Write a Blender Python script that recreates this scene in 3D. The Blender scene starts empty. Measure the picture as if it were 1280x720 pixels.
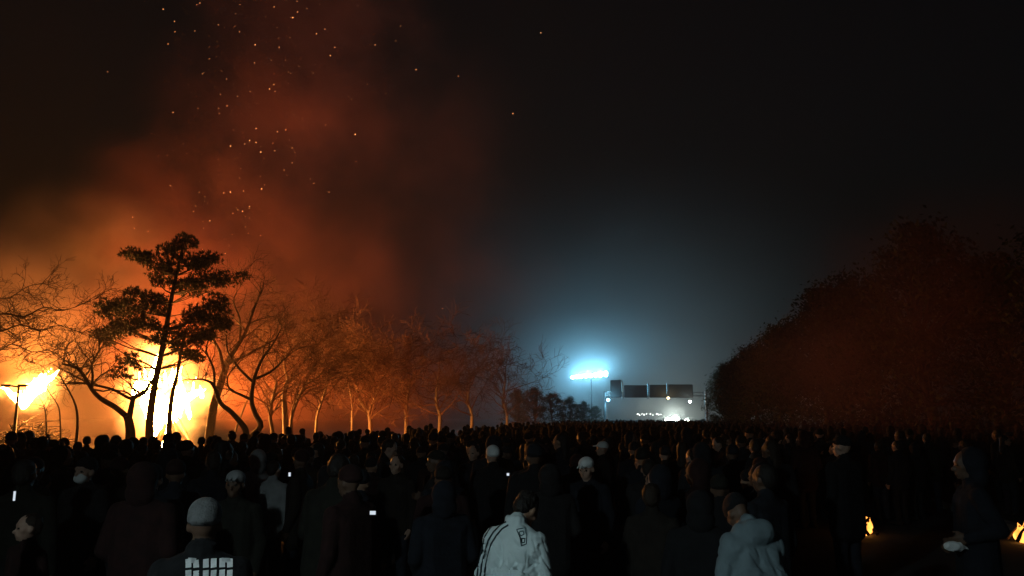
import bpy, bmesh, math, random
import numpy as np
from mathutils import Vector, Matrix, noise as mnoise
from mathutils.bvhtree import BVHTree

R = math.radians
rnd = random.Random(11)
scene = bpy.context.scene
COL = scene.collection

# ------------------------------------------------------------------ camera, world, exposure
CAM_Z, PITCH, FPX = 2.15, R(9.2), 1000.0
cam_d = bpy.data.cameras.new('camera')
cam_d.sensor_width = 36.0
cam_d.lens = 36.0 * FPX / 1280.0
cam_d.clip_start, cam_d.clip_end = 0.1, 3000.0
cam = bpy.data.objects.new('camera', cam_d)
COL.objects.link(cam)
cam.location = (0, 0, CAM_Z)
cam.rotation_euler = (R(90) + PITCH, 0, 0)
scene.camera = cam

world = bpy.data.worlds.new('World')
scene.world = world
world.use_nodes = True
wn, wl = world.node_tree.nodes, world.node_tree.links
bgn = wn['Background']
sky = wn.new('ShaderNodeTexSky')
sky.sky_type = 'NISHITA'
sky.sun_disc = False
sky.sun_elevation = R(-3.4)
sky.sun_rotation = R(140)
sky.air_density, sky.dust_density = 1.0, 2.0
wl.new(sky.outputs[0], bgn.inputs['Color'])
bgn.inputs['Strength'].default_value = 0.05

vs = scene.view_settings
vs.view_transform, vs.look, vs.exposure, vs.gamma = 'Standard', 'None', 0.0, 1.0
vs.use_curve_mapping = False

cy = scene.cycles
cy.use_denoising = True
cy.denoiser = 'OPENIMAGEDENOISE'
cy.max_bounces, cy.diffuse_bounces, cy.glossy_bounces = 5, 2, 2
cy.volume_bounces = 1
cy.transparent_max_bounces = 12
cy.volume_step_rate = 3.5
cy.volume_max_steps = 256
cy.use_light_tree = False
cy.sample_clamp_indirect = 3.0
cy.use_adaptive_sampling = True
cy.adaptive_threshold = 0.02

def at(px, py, d):
    """world point that stands d metres in front of the camera (along +Y) in direction of a 1280x720 pixel"""
    u, v = (px - 640.0) / FPX, (360.0 - py) / FPX
    dy = math.cos(PITCH) - v * math.sin(PITCH)
    dz = math.sin(PITCH) + v * math.cos(PITCH)
    return Vector((u * d / dy, d, CAM_Z + dz * d / dy))

# ------------------------------------------------------------------ materials
def new_mat(name):
    m = bpy.data.materials.new(name)
    m.use_nodes = True
    nt = m.node_tree
    nt.nodes.clear()
    out = nt.nodes.new('ShaderNodeOutputMaterial')
    return m, nt, out

def surf(name, c1, c2=None, scale=6.0, rough=0.85, bump=0.0, bscale=40.0, stretch=None, metal=0.0, detail=4.0):
    m, nt, out = new_mat(name)
    n, l = nt.nodes, nt.links
    b = n.new('ShaderNodeBsdfPrincipled')
    b.inputs['Roughness'].default_value = rough
    b.inputs['Metallic'].default_value = metal
    b.inputs['Specular IOR Level'].default_value = 0.25
    l.new(b.outputs[0], out.inputs['Surface'])
    tc = n.new('ShaderNodeTexCoord')
    src = tc.outputs['Object']
    if stretch:
        mp = n.new('ShaderNodeMapping')
        mp.inputs['Scale'].default_value = stretch
        l.new(src, mp.inputs['Vector'])
        src = mp.outputs[0]
    if c2 is None:
        c2 = tuple(x * 0.7 for x in c1)
    t = n.new('ShaderNodeTexNoise')
    t.inputs['Scale'].default_value = scale
    t.inputs['Detail'].default_value = detail
    l.new(src, t.inputs['Vector'])
    r = n.new('ShaderNodeValToRGB')
    r.color_ramp.elements[0].position, r.color_ramp.elements[1].position = 0.35, 0.65
    r.color_ramp.elements[0].color = (*c1, 1)
    r.color_ramp.elements[1].color = (*c2, 1)
    l.new(t.outputs['Fac'], r.inputs[0])
    l.new(r.outputs[0], b.inputs['Base Color'])
    if bump > 0:
        t2 = n.new('ShaderNodeTexNoise')
        t2.inputs['Scale'].default_value = bscale
        t2.inputs['Detail'].default_value = 5
        l.new(src, t2.inputs['Vector'])
        bp = n.new('ShaderNodeBump')
        bp.inputs['Strength'].default_value = bump
        bp.inputs['Distance'].default_value = 0.02
        l.new(t2.outputs['Fac'], bp.inputs['Height'])
        l.new(bp.outputs[0], b.inputs['Normal'])
    return m

def emit(name, col, strength):
    m, nt, out = new_mat(name)
    e = nt.nodes.new('ShaderNodeEmission')
    e.inputs['Color'].default_value = (*col, 1)
    e.inputs['Strength'].default_value = strength
    nt.links.new(e.outputs[0], out.inputs['Surface'])
    return m

def flame_mat(name, strength, col=(1.0, 0.50, 0.14), hot=(1.0, 0.66, 0.28), scale=0.8):
    """emission surface of burning gas: hotter and cooler licks"""
    m, nt, out = new_mat(name)
    n, l = nt.nodes, nt.links
    tc = n.new('ShaderNodeTexCoord')
    mp = n.new('ShaderNodeMapping')
    mp.inputs['Scale'].default_value = (1, 1, 0.45)
    l.new(tc.outputs['Object'], mp.inputs['Vector'])
    t = n.new('ShaderNodeTexNoise')
    t.inputs['Scale'].default_value = scale
    t.inputs['Detail'].default_value = 4
    t.inputs['Distortion'].default_value = 0.6
    l.new(mp.outputs[0], t.inputs['Vector'])
    r = n.new('ShaderNodeValToRGB')
    r.color_ramp.elements[0].position, r.color_ramp.elements[1].position = 0.3, 0.62
    r.color_ramp.elements[0].color = (*[x * 0.55 for x in col], 1)
    r.color_ramp.elements[1].color = (*hot, 1)
    l.new(t.outputs['Fac'], r.inputs[0])
    e = n.new('ShaderNodeEmission')
    e.inputs['Strength'].default_value = strength
    l.new(r.outputs[0], e.inputs['Color'])
    l.new(e.outputs[0], out.inputs['Surface'])
    return m

def field_nodes(nt, ells, noise_scale, warp, soft=1.0):
    """sum of soft ellipsoids (centre, radii, weight) in world metres, warped by noise; returns value socket"""
    n, l = nt.nodes, nt.links
    tc = n.new('ShaderNodeTexCoord')
    pos = tc.outputs['Object']
    nz = n.new('ShaderNodeTexNoise')
    nz.inputs['Scale'].default_value = noise_scale
    nz.inputs['Detail'].default_value = 3
    nz.inputs['Roughness'].default_value = 0.55
    l.new(pos, nz.inputs['Vector'])
    sub = n.new('ShaderNodeVectorMath'); sub.operation = 'SUBTRACT'
    sub.inputs[1].default_value = (0.5, 0.5, 0.5)
    l.new(nz.outputs['Color'], sub.inputs[0])
    sc = n.new('ShaderNodeVectorMath'); sc.operation = 'SCALE'
    sc.inputs['Scale'].default_value = warp
    l.new(sub.outputs[0], sc.inputs[0])
    ad = n.new('ShaderNodeVectorMath'); ad.operation = 'ADD'
    l.new(pos, ad.inputs[0]); l.new(sc.outputs[0], ad.inputs[1])
    total = None
    for c, r, w in ells:
        ma = n.new('ShaderNodeVectorMath'); ma.operation = 'MULTIPLY_ADD'
        inv = [1.0 / x for x in r]
        ma.inputs[1].default_value = inv
        ma.inputs[2].default_value = [-c[i] * inv[i] for i in range(3)]
        l.new(ad.outputs[0], ma.inputs[0])
        ln = n.new('ShaderNodeVectorMath'); ln.operation = 'LENGTH'
        l.new(ma.outputs[0], ln.inputs[0])
        mr = n.new('ShaderNodeMapRange'); mr.interpolation_type = 'SMOOTHSTEP'
        mr.inputs['From Min'].default_value = 1.0
        mr.inputs['From Max'].default_value = 1.0 - soft
        mr.inputs['To Min'].default_value = 0.0
        mr.inputs['To Max'].default_value = w
        l.new(ln.outputs['Value'], mr.inputs['Value'])
        if total is None:
            total = mr.outputs[0]
        else:
            a = n.new('ShaderNodeMath'); a.operation = 'MAXIMUM'
            l.new(total, a.inputs[0]); l.new(mr.outputs[0], a.inputs[1])
            total = a.outputs[0]
    return total, ad.outputs[0]

def smoke_mat(name, ells, density, col, noise_scale=0.12, warp=6.0, contrast=(0.32, 0.68), lo=0.25, step=0.5, aniso=0.2, soft=1.0, dscale=None):
    m, nt, out = new_mat(name)
    n, l = nt.nodes, nt.links
    f, pos = field_nodes(nt, ells, noise_scale, warp, soft)
    t = n.new('ShaderNodeTexNoise')
    t.inputs['Scale'].default_value = dscale or noise_scale * 1.9
    t.inputs['Detail'].default_value = 3
    l.new(pos, t.inputs['Vector'])
    mr = n.new('ShaderNodeMapRange')
    mr.inputs['From Min'].default_value, mr.inputs['From Max'].default_value = contrast
    mr.inputs['To Min'].default_value, mr.inputs['To Max'].default_value = lo, 1.0
    l.new(t.outputs['Fac'], mr.inputs['Value'])
    mu = n.new('ShaderNodeMath'); mu.operation = 'MULTIPLY'
    l.new(f, mu.inputs[0]); l.new(mr.outputs[0], mu.inputs[1])
    m2 = n.new('ShaderNodeMath'); m2.operation = 'MULTIPLY'
    m2.inputs[1].default_value = density
    l.new(mu.outputs[0], m2.inputs[0])
    v = n.new('ShaderNodeVolumePrincipled')
    v.inputs['Color'].default_value = (*col, 1)
    v.inputs['Anisotropy'].default_value = aniso
    l.new(m2.outputs[0], v.inputs['Density'])
    l.new(v.outputs[0], out.inputs['Volume'])
    m.cycles.volume_step_rate = step
    return m

def glow_mat(name, ells, strength, col, noise_scale=0.6, warp=1.2, step=0.5):
    """burning gas: an emitting volume"""
    m, nt, out = new_mat(name)
    n, l = nt.nodes, nt.links
    f, pos = field_nodes(nt, ells, noise_scale, warp)
    p = n.new('ShaderNodeMath'); p.operation = 'POWER'; p.inputs[1].default_value = 1.6
    l.new(f, p.inputs[0])
    mu = n.new('ShaderNodeMath'); mu.operation = 'MULTIPLY'; mu.inputs[1].default_value = strength
    l.new(p.outputs[0], mu.inputs[0])
    e = n.new('ShaderNodeEmission')
    e.inputs['Color'].default_value = (*col, 1)
    l.new(mu.outputs[0], e.inputs['Strength'])
    l.new(e.outputs[0], out.inputs['Volume'])
    m.cycles.volume_step_rate = step
    return m

# ------------------------------------------------------------------ mesh helpers
class MB:
    """collects vertices and faces for one mesh"""
    def __init__(s):
        s.v, s.f, s.mi = [], [], []
    def add(s, vs, fs, mi=0):
        o = len(s.v)
        s.v.extend([tuple(p) for p in vs])
        s.f.extend([tuple(i + o for i in f) for f in fs])
        s.mi.extend([mi] * len(fs))
    def box(s, c, size, rot=None, mi=0):
        c = Vector(c)
        h = [x / 2 for x in size]
        vs = []
        for z in (-1, 1):
            for x, y in ((-1, -1), (1, -1), (1, 1), (-1, 1)):
                p = Vector((x * h[0], y * h[1], z * h[2]))
                if rot is not None: p = rot @ p
                vs.append(c + p)
        s.add(vs, [(3, 2, 1, 0), (4, 5, 6, 7), (0, 1, 5, 4), (1, 2, 6, 5), (2, 3, 7, 6), (3, 0, 4, 7)], mi)
    def tube(s, pts, rad, sides=5, cap=True, mi=0):
        pts = [Vector(p) for p in pts]
        k = len(pts)
        vs, fs = [], []
        prev = None
        for i, p in enumerate(pts):
            t = (pts[min(i + 1, k - 1)] - pts[max(i - 1, 0)])
            if t.length < 1e-9: t = Vector((0, 0, 1))
            t.normalize()
            if prev is None:
                a = Vector((0, 1, 0)) if abs(t.y) < 0.9 else Vector((1, 0, 0))
                n1 = t.cross(a).normalized()
            else:
                n1 = (prev - t * prev.dot(t))
                if n1.length < 1e-6: n1 = t.orthogonal()
                n1.normalize()
            prev = n1
            n2 = t.cross(n1)
            r = rad[i] if isinstance(rad, (list, tuple)) else rad
            for j in range(sides):
                a = 2 * math.pi * j / sides
                vs.append(p + n1 * (math.cos(a) * r) + n2 * (math.sin(a) * r))
        for i in range(k - 1):
            for j in range(sides):
                j2 = (j + 1) % sides
                fs.append((i * sides + j, i * sides + j2, (i + 1) * sides + j2, (i + 1) * sides + j))
        if cap:
            fs.append(tuple(reversed(range(sides))))
            fs.append(tuple(range((k - 1) * sides, k * sides)))
        s.add(vs, fs, mi)
    def cone(s, a, b, ra, rb, seg=12, rings=4):
        """closed round cone"""
        a, b = Vector(a), Vector(b)
        t = (b - a)
        L = t.length
        t = t.normalized() if L > 1e-6 else Vector((0, 0, 1))
        prof = []
        for i in range(rings + 1):
            an = -math.pi / 2 + (math.pi / 2) * i / rings
            prof.append((math.sin(an) * ra, math.cos(an) * ra))
        for i in range(rings + 1):
            an = (math.pi / 2) * i / rings
            prof.append((L + math.sin(an) * rb, math.cos(an) * rb))
        n1 = t.orthogonal().normalized(); n2 = t.cross(n1)
        vs = [a + t * prof[0][0]]
        for h, r in prof[1:-1]:
            for j in range(seg):
                an = 2 * math.pi * j / seg
                vs.append(a + t * h + n1 * (math.cos(an) * r) + n2 * (math.sin(an) * r))
        vs.append(a + t * prof[-1][0])
        fs = []
        m = len(prof) - 2
        for j in range(seg):
            fs.append((0, 1 + (j + 1) % seg, 1 + j))
            e = 1 + (m - 1) * seg
            fs.append((e + j, e + (j + 1) % seg, len(vs) - 1))
        for i in range(m - 1):
            for j in range(seg):
                j2 = (j + 1) % seg
                fs.append((1 + i * seg + j, 1 + i * seg + j2, 1 + (i + 1) * seg + j2, 1 + (i + 1) * seg + j))
        s.add(vs, fs)
    def ell(s, c, r, M=None, seg=14, rings=9):
        c = Vector(c)
        vs = []
        for i in range(rings + 1):
            th = math.pi * i / rings
            ring = 1 if i in (0, rings) else seg
            for j in range(ring):
                ph = 2 * math.pi * j / seg
                p = Vector((math.sin(th) * math.cos(ph) * r[0], math.sin(th) * math.sin(ph) * r[1], math.cos(th) * r[2]))
                if M is not None: p = M @ p
                vs.append(c + p)
        fs = []
        for j in range(seg):
            j2 = (j + 1) % seg
            fs.append((0, 1 + j, 1 + j2))
            e = 1 + (rings - 2) * seg
            fs.append((e + j2, e + j, len(vs) - 1))
        for i in range(rings - 2):
            for j in range(seg):
                j2 = (j + 1) % seg
                fs.append((1 + i * seg + j, 1 + (i + 1) * seg + j, 1 + (i + 1) * seg + j2, 1 + i * seg + j2))
        s.add(vs, fs)
    def mesh(s, name, mats=(), smooth=False):
        me = bpy.data.meshes.new(name)
        me.from_pydata(s.v, [], s.f)
        for m in mats: me.materials.append(m)
        if any(s.mi):
            me.polygons.foreach_set('material_index', s.mi)
        if smooth:
            me.polygons.foreach_set('use_smooth', [True] * len(me.polygons))
        me.update()
        return me

def link(name, me, parent=None, loc=None):
    o = bpy.data.objects.new(name, me)
    COL.objects.link(o)
    if parent is not None: o.parent = parent
    if loc is not None: o.location = loc
    return o

def tag(o, label, cat, group=None):
    o['label'] = label
    o['category'] = cat
    if group: o['group'] = group
    return o

def empty(name, loc=(0, 0, 0), rz=0.0):
    o = bpy.data.objects.new(name, None)
    COL.objects.link(o)
    o.location = loc
    o.rotation_euler = (0, 0, rz)
    o.empty_display_size = 0.2
    return o

def structure(o):
    o['kind'] = 'structure'
    return o

def build(name, mb, mat, parent=None, smooth=False, base=None):
    """mesh object; base = the parent Empty's world location to subtract"""
    if base is not None:
        b = Vector(base)
        mb.v = [tuple(Vector(p) - b) for p in mb.v]
    return link(name, mb.mesh(name, [mat], smooth), parent)

_dg_tmp = []
def remeshed(mb, voxel, smooth_it=3, ratio=None, name='tmp'):
    me = mb.mesh(name)
    o = bpy.data.objects.new(name, me)
    COL.objects.link(o)
    m = o.modifiers.new('r', 'REMESH'); m.mode = 'VOXEL'; m.voxel_size = voxel; m.adaptivity = 0.0
    if smooth_it:
        s = o.modifiers.new('s', 'SMOOTH'); s.iterations = smooth_it; s.factor = 0.5
    if ratio:
        d = o.modifiers.new('d', 'DECIMATE'); d.ratio = ratio
    dg = bpy.context.evaluated_depsgraph_get()
    ev = o.evaluated_get(dg)
    out = bpy.data.meshes.new_from_object(ev)
    bpy.data.objects.remove(o)
    bpy.data.meshes.remove(me)
    return out

# ------------------------------------------------------------------ ground, road, kerbs
HEAD = R(10.3)                                   # the road runs a little to the right of the view
AX = Vector((math.sin(HEAD), math.cos(HEAD), 0))
NX = Vector((math.cos(HEAD), -math.sin(HEAD), 0))
def road(s, o, z=0.0):
    p = AX * s + NX * o
    return Vector((p.x, p.y, z))

M_earth = surf('earth', (0.030, 0.026, 0.020), (0.052, 0.046, 0.034), 0.6, 0.95, 0.6, 6.0)
M_asph = surf('asphalt', (0.040, 0.041, 0.043), (0.058, 0.058, 0.060), 0.8, 0.85, 0.5, 60.0)
M_kerb = surf('kerb_concrete', (0.22, 0.22, 0.21), (0.15, 0.15, 0.145), 3.0, 0.9, 0.3, 30)
M_line = surf('road_paint', (0.6, 0.6, 0.58), (0.4, 0.4, 0.39), 9.0, 0.7)

mb = MB()
N = 40
for i in range(N + 1):
    for j in range(N + 1):
        x, y = -600 + 1200 * i / N, -200 + 1200 * j / N
        mb.v.append((x, y, 0.0))
for i in range(N):
    for j in range(N):
        a = i * (N + 1) + j
        mb.f.append((a, a + N + 1, a + N + 2, a + 1)); mb.mi.append(0)
structure(build('ground', mb, M_earth))
RW = (-9.0, 6.6)                                # road edges, metres from the axis the camera stands on
mb = MB()
mb.add([road(-60, RW[0], .004), road(-60, RW[1], .004), road(400, RW[1], .004), road(400, RW[0], .004)], [(0, 1, 2, 3)])
structure(build('road', mb, M_asph))
for k, o in enumerate(RW):
    mb = MB()
    w = 0.16 if k else -0.16
    for s in range(-20, 160, 2):                # kerb stones of 2 m with a joint between
        a, b = s + 0.012, s + 1.988
        vs = [road(a, o), road(b, o), road(b, o + w), road(a, o + w), road(a, o, .12), road(b, o, .12), road(b, o + w, .13), road(a, o + w, .13)]
        mb.add(vs, [(3, 2, 1, 0), (4, 5, 6, 7), (0, 1, 5, 4), (1, 2, 6, 5), (2, 3, 7, 6), (3, 0, 4, 7)])
    structure(build('kerb', mb, M_kerb))
mb = MB()
for s in range(2, 140, 8):
    for o in (-4.0, 1.4):
        mb.add([road(s, o - .06, .008), road(s, o + .06, .008), road(s + 3, o + .06, .008), road(s + 3, o - .06, .008)], [(0, 1, 2, 3)])
structure(build('road_markings', mb, M_line))
# raised verge on the right beyond the kerb, with uneven trodden surface
mb = MB()
for i in range(61):
    for j in range(25):
        s, o = -10 + i * 3.0, RW[1] + 0.16 + j * 0.8
        z = 0.10 + 0.22 * min(1, j / 6.0) + 0.07 * mnoise.noise(Vector((s * .3, o * .4, 3)))
        mb.v.append(tuple(road(s, o, z)))
for i in range(60):
    for j in range(24):
        a = i * 25 + j
        mb.f.append((a, a + 1, a + 26, a + 25)); mb.mi.append(0)
structure(build('verge', mb, M_earth, smooth=True))

# ------------------------------------------------------------------ fires
M_flame = emit('flame', (1.0, 0.355, 0.065), 330.0)
M_wood = surf('charred_wood', (0.02, 0.014, 0.010), (0.05, 0.034, 0.022), 5.0, 0.95, 0.8, 20)
M_wood2 = surf('dry_wood', (0.16, 0.10, 0.06), (0.10, 0.06, 0.035), 5.0, 0.95, 0.6, 20)

def flame_mesh(name, parts, voxel, amp, freq, base, mat, parent):
    """continuous body of fire from overlapping tongues (a, b, ra, rb), roughened upwards"""
    m = MB()
    for a, b, ra, rb in parts:
        m.cone(a, b, ra, rb)
    me = remeshed(m, voxel, 2, name=name)
    n = len(me.vertices)
    co = np.empty(n * 3); me.vertices.foreach_get('co', co)
    co = co.reshape(-1, 3)
    for i in range(n):
        p = Vector(co[i])
        d = mnoise.noise_vector(Vector((p.x * freq, p.y * freq, p.z * freq * .6))) * amp
        co[i] = p + Vector((d.x, d.y, d.z * 1.6)) - Vector(base)
    me.vertices.foreach_set('co', co.ravel())
    me.polygons.foreach_set('use_smooth', [True] * len(me.polygons))
    me.materials.append(mat)
    return link(name, me, parent)

def hull(name, ells, mat, parent=None, grow=1.12, voxel=1.2, base=None):
    """closed skin round a set of soft ellipsoids; it carries only a volume"""
    m = MB()
    for c, r, w in ells:
        m.ell(c, [x * grow for x in r])
    me = remeshed(m, voxel, 2, name=name)
    me.materials.append(mat)
    o = link(name, me, parent)
    return o

def logs(parent, n, rad, L, seed, base_r, mats):
    r = random.Random(seed)
    for i in range(n):
        a = 2 * math.pi * i / n + r.uniform(-.2, .2)
        lean = r.uniform(.5, .9)
        p0 = Vector((math.cos(a) * base_r, math.sin(a) * base_r, 0.05))
        p1 = p0 * (1 - lean) * .4 + Vector((r.uniform(-.2, .2), r.uniform(-.2, .2), L * r.uniform(.7, 1)))
        m = MB()
        mid = (p0 + p1) / 2 + Vector((r.uniform(-.1, .1), r.uniform(-.1, .1), 0)) * L * .3
        q = rad * r.uniform(.7, 1.2)
        m.tube([p0, mid, p1], [q, q * .85, q * .6], 7)
        build('log', m, mats[i % len(mats)], parent)

D1, D2 = 53.0, 58.0
def tongue(p0, r0, p1, r1, d, dy=0.0):
    k = d / FPX
    a, b = at(p0[0], p0[1], d + dy), at(p1[0], p1[1], d + dy)
    return (a, b, r0 * k, r1 * k)

b1 = Vector((at(208, 540, D1).x, D1, 0))
fire1 = empty('bonfire', b1)
tag(fire1, 'largest bonfire, white-hot flames behind the pine trunks', 'bonfire')
fr = random.Random(12)
licks = [tongue((206, 548), 15, (200, 505), 12, D1), tongue((194, 530), 9, (184, 482), 7, D1, -.6), tongue((216, 520), 9, (222, 488), 6, D1, .4),
         tongue((186, 490), 8, (174, 478), 4, D1, -.3), tongue((222, 505), 7, (246, 493), 4, D1, .5), tongue((246, 493), 4, (259, 490), 1.2, D1, .5)]
for x, y, h in [(172, 482, 22), (180, 474, 30), (187, 468, 24), (193, 470, 34), (200, 476, 22), (207, 482, 26), (216, 480, 22), (224, 484, 26), (232, 492, 16), (241, 490, 14), (251, 489, 9), (178, 500, 18), (234, 512, 18), (168, 486, 14), (212, 470, 16)]:
    w = fr.uniform(2.4, 4.2)
    dx, dy_ = fr.uniform(-2, 6), fr.uniform(-1.2, 1.2)
    licks.append(tongue((x, y + 8), w, (x + dx * .4, y - h * .5), w * .7, D1, dy_))
    licks.append(tongue((x + dx * .4, y - h * .5), w * .65, (x + dx, y - h), 1.2, D1, dy_))
flame_mesh('flame', licks, 0.16, 0.28, 1.1, b1, M_flame, fire1)
logs(fire1, 14, .16, 2.6, 3, 1.8, [M_wood, M_wood2])
g1 = [(at(203, 500, D1), (3.9, 3.0, 4.6), 1.0), (at(238, 494, D1), (3.0, 2.0, 1.9), .9), (at(192, 455, D1), (2.4, 2.0, 2.9), .9), (at(176, 478, D1), (1.9, 1.8, 2.2), .9)]
g1 = [(tuple(c), r, w) for c, r, w in g1]
o = hull('burning_gas', g1, glow_mat('burning_gas_big', g1, 6.0, (1.0, 0.36, 0.07), 1.1, 2.6, .13), None, 1.15, .8)
o.parent = fire1; o.location = -b1

b2 = Vector((at(30, 520, D2).x, D2, 0))
fire2 = empty('bonfire', b2)
tag(fire2, 'smaller bonfire at left edge, flame blown sideways behind lamp post', 'bonfire')
licks = [tongue((30, 506), 4, (40, 492), 7, D2), tongue((40, 492), 7, (56, 477), 4.5, D2), tongue((56, 477), 4.2, (76, 463), 1., D2), tongue((24, 500), 5, (12, 488), 2.5, D2), tongue((12, 488), 2.5, (2, 484), 1, D2)]
for x, y, dx, h in [(30, 494, 4, 16), (38, 486, 6, 16), (46, 480, 9, 15), (53, 474, 12, 13), (62, 470, 14, 9), (34, 508, -2, 4), (24, 496, 2, 12), (48, 492, 14, 8)]:
    w = fr.uniform(1.6, 3)
    licks.append(tongue((x, y), w, (x + dx, y - h), 1, D2, fr.uniform(-.6, .6)))
flame_mesh('flame', licks, 0.13, 0.22, 1.3, b2, M_flame, fire2)
g2 = [(tuple(at(42, 490, D2)), (2.4, 1.8, 2.0), 1.0), (tuple(at(62, 474, D2)), (2.0, 1.5, 1.2), .8), (tuple(at(10, 486, D2)), (1.3, 1.2, .8), .8)]
o = hull('burning_gas', g2, glow_mat('burning_gas_small', g2, 7.0, (1.0, 0.36, 0.07), 1.3, 2.0, .13), None, 1.15, .6)
o.parent = fire2; o.location = -b2
# the pile that burns at its top: stacked branches
hm_ = MB()
for i in range(170):
    a_, rr_ = fr.uniform(0, 6.28), 2.6 * math.sqrt(fr.random())
    zt = 2.5 * (1 - rr_ / 2.7) + .1
    p_ = Vector((rr_ * math.cos(a_) + .35, rr_ * math.sin(a_), fr.uniform(.0, zt)))
    q_ = Vector((fr.gauss(0, 1), fr.gauss(0, 1), fr.gauss(0, .45))).normalized() * fr.uniform(.5, 1.3)
    pa, pb = p_ - q_, p_ + q_
    pa.z, pb.z = max(pa.z, .02), max(pb.z, .02)
    hm_.tube([pa, p_ + Vector((0, 0, .1)), pb], [.07, .06, .03], 5)
build('brush_heap', hm_, M_wood, fire2)

# ------------------------------------------------------------------ smoke and haze
def E(px, py, d, rx, ry, rdepth, w=1.0):
    k = d / FPX
    return (tuple(at(px, py, d)), (rx * k, rdepth, ry * k), w)

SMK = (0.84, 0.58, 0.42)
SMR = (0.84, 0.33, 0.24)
plume = [E(210, 440, 56, 110, 110, 7, 1.0), E(225, 350, 58, 150, 120, 9, .9), E(275, 265, 60, 180, 120, 11, .62),
         E(360, 150, 62, 200, 140, 12, .6), E(400, 30, 64, 200, 160, 13, .55), E(420, 330, 62, 200, 140, 11, .24), E(520, 210, 66, 190, 220, 12, .16), E(570, 390, 68, 170, 140, 10, .22)]
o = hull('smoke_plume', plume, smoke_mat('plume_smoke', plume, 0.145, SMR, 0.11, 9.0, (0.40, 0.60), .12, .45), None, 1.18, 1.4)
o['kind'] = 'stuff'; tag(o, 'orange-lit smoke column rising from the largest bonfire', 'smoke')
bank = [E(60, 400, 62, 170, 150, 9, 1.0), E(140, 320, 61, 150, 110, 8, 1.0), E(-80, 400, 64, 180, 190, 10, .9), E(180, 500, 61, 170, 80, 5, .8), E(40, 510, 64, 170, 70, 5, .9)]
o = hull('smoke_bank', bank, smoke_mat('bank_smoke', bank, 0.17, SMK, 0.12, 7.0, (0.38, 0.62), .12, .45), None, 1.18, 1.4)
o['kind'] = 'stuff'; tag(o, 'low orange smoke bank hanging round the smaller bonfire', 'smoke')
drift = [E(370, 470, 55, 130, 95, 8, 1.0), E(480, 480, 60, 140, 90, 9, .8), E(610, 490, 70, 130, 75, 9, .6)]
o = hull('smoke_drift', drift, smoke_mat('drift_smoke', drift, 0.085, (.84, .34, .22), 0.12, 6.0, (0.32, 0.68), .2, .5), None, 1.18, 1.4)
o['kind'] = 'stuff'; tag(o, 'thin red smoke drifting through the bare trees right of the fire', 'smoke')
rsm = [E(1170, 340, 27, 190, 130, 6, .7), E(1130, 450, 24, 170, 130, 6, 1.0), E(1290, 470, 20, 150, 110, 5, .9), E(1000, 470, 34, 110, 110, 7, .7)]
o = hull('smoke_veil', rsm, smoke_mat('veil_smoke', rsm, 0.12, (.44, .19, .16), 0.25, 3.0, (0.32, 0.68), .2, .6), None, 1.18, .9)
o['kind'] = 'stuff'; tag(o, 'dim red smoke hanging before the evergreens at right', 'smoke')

def haze_box():
    m, nt, out = new_mat('haze_air')
    v = nt.nodes.new('ShaderNodeVolumePrincipled')
    v.inputs['Color'].default_value = (0.90, 0.88, 0.86, 1)
    v.inputs['Density'].default_value = 0.0004
    v.inputs['Anisotropy'].default_value = 0.25
    nt.links.new(v.outputs[0], out.inputs['Volume'])
    b = MB()
    b.box((0, 390, 39.5), (1260, 1260, 81))
    o = build('haze', b, m)
    o['kind'] = 'stuff'
haze_box()

# ------------------------------------------------------------------ trees
M_bark = surf('bark', (0.085, 0.062, 0.045), (0.045, 0.034, 0.026), 3.0, 0.95, 0.9, 14, (1, 1, .25))
M_bark_lit = surf('lit_bark', (0.36, 0.29, 0.23), (0.24, 0.19, 0.15), 3.0, 0.9, 0.8, 12, (1, 1, .25))  # paler copy of the bark: the fire's brightness is put into its colour
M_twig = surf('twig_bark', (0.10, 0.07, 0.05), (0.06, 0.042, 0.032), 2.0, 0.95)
M_twig_lit = surf('lit_twigs', (0.19, 0.105, 0.07), (0.13, 0.07, 0.05), 2.0, 0.95)  # reddish firelight on the crowns is put into this twig colour
M_needle = surf('pine_needles', (0.045, 0.062, 0.026), (0.028, 0.040, 0.018), 1.4, 0.7)
M_leaf = surf('evergreen_leaves', (0.026, 0.038, 0.017), (0.040, 0.048, 0.022), 0.9, 0.9)

def gnarl(p0, d, L, r, segs, wob, r_):
    """a crooked branch: list of points and radii"""
    pts, rad = [Vector(p0)], [r]
    d = Vector(d).normalized()
    for i in range(segs):
        d = (d + Vector((r_.gauss(0, wob), r_.gauss(0, wob), r_.gauss(0, wob * .8)))).normalized()
        pts.append(pts[-1] + d * (L / segs))
        rad.append(r * (1 - .62 * (i + 1) / segs))
    return pts, rad, d

def sprout(mb, p0, d, L, r, lev, r_, spread=.75, droop=0.0, wob=.22, kids=(4, 5, 4, 3), minr=.008):
    """limb with side branches; lev = levels of branching left"""
    sg = 5 if lev > 1 else 3
    pts, rad, dd = gnarl(p0, Vector(d) + Vector((0, 0, -droop)), L, r, sg, wob, r_)
    mb.tube(pts, [max(x, minr) for x in rad], 5 if lev > 1 else 3, cap=False)
    if lev <= 0: return
    n = kids[min(lev, len(kids) - 1)]
    for k in range(n):
        t = r_.uniform(.3, 1.0) if k else 1.0
        i = min(int(t * sg), sg - 1)
        q = pts[i].lerp(pts[i + 1], t * sg - i)
        ax = (pts[i + 1] - pts[i]).normalized()
        side = Vector((r_.gauss(0, 1), r_.gauss(0, .8), r_.gauss(0.15, .8)))
        side = (side - ax * side.dot(ax)).normalized()
        sprout(mb, q, ax * (1 - spread * .5) + side * spread, L * r_.uniform(.5, .75), max(rad[i] * .6, minr), lev - 1, r_, spread, droop, wob, kids, minr)

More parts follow.
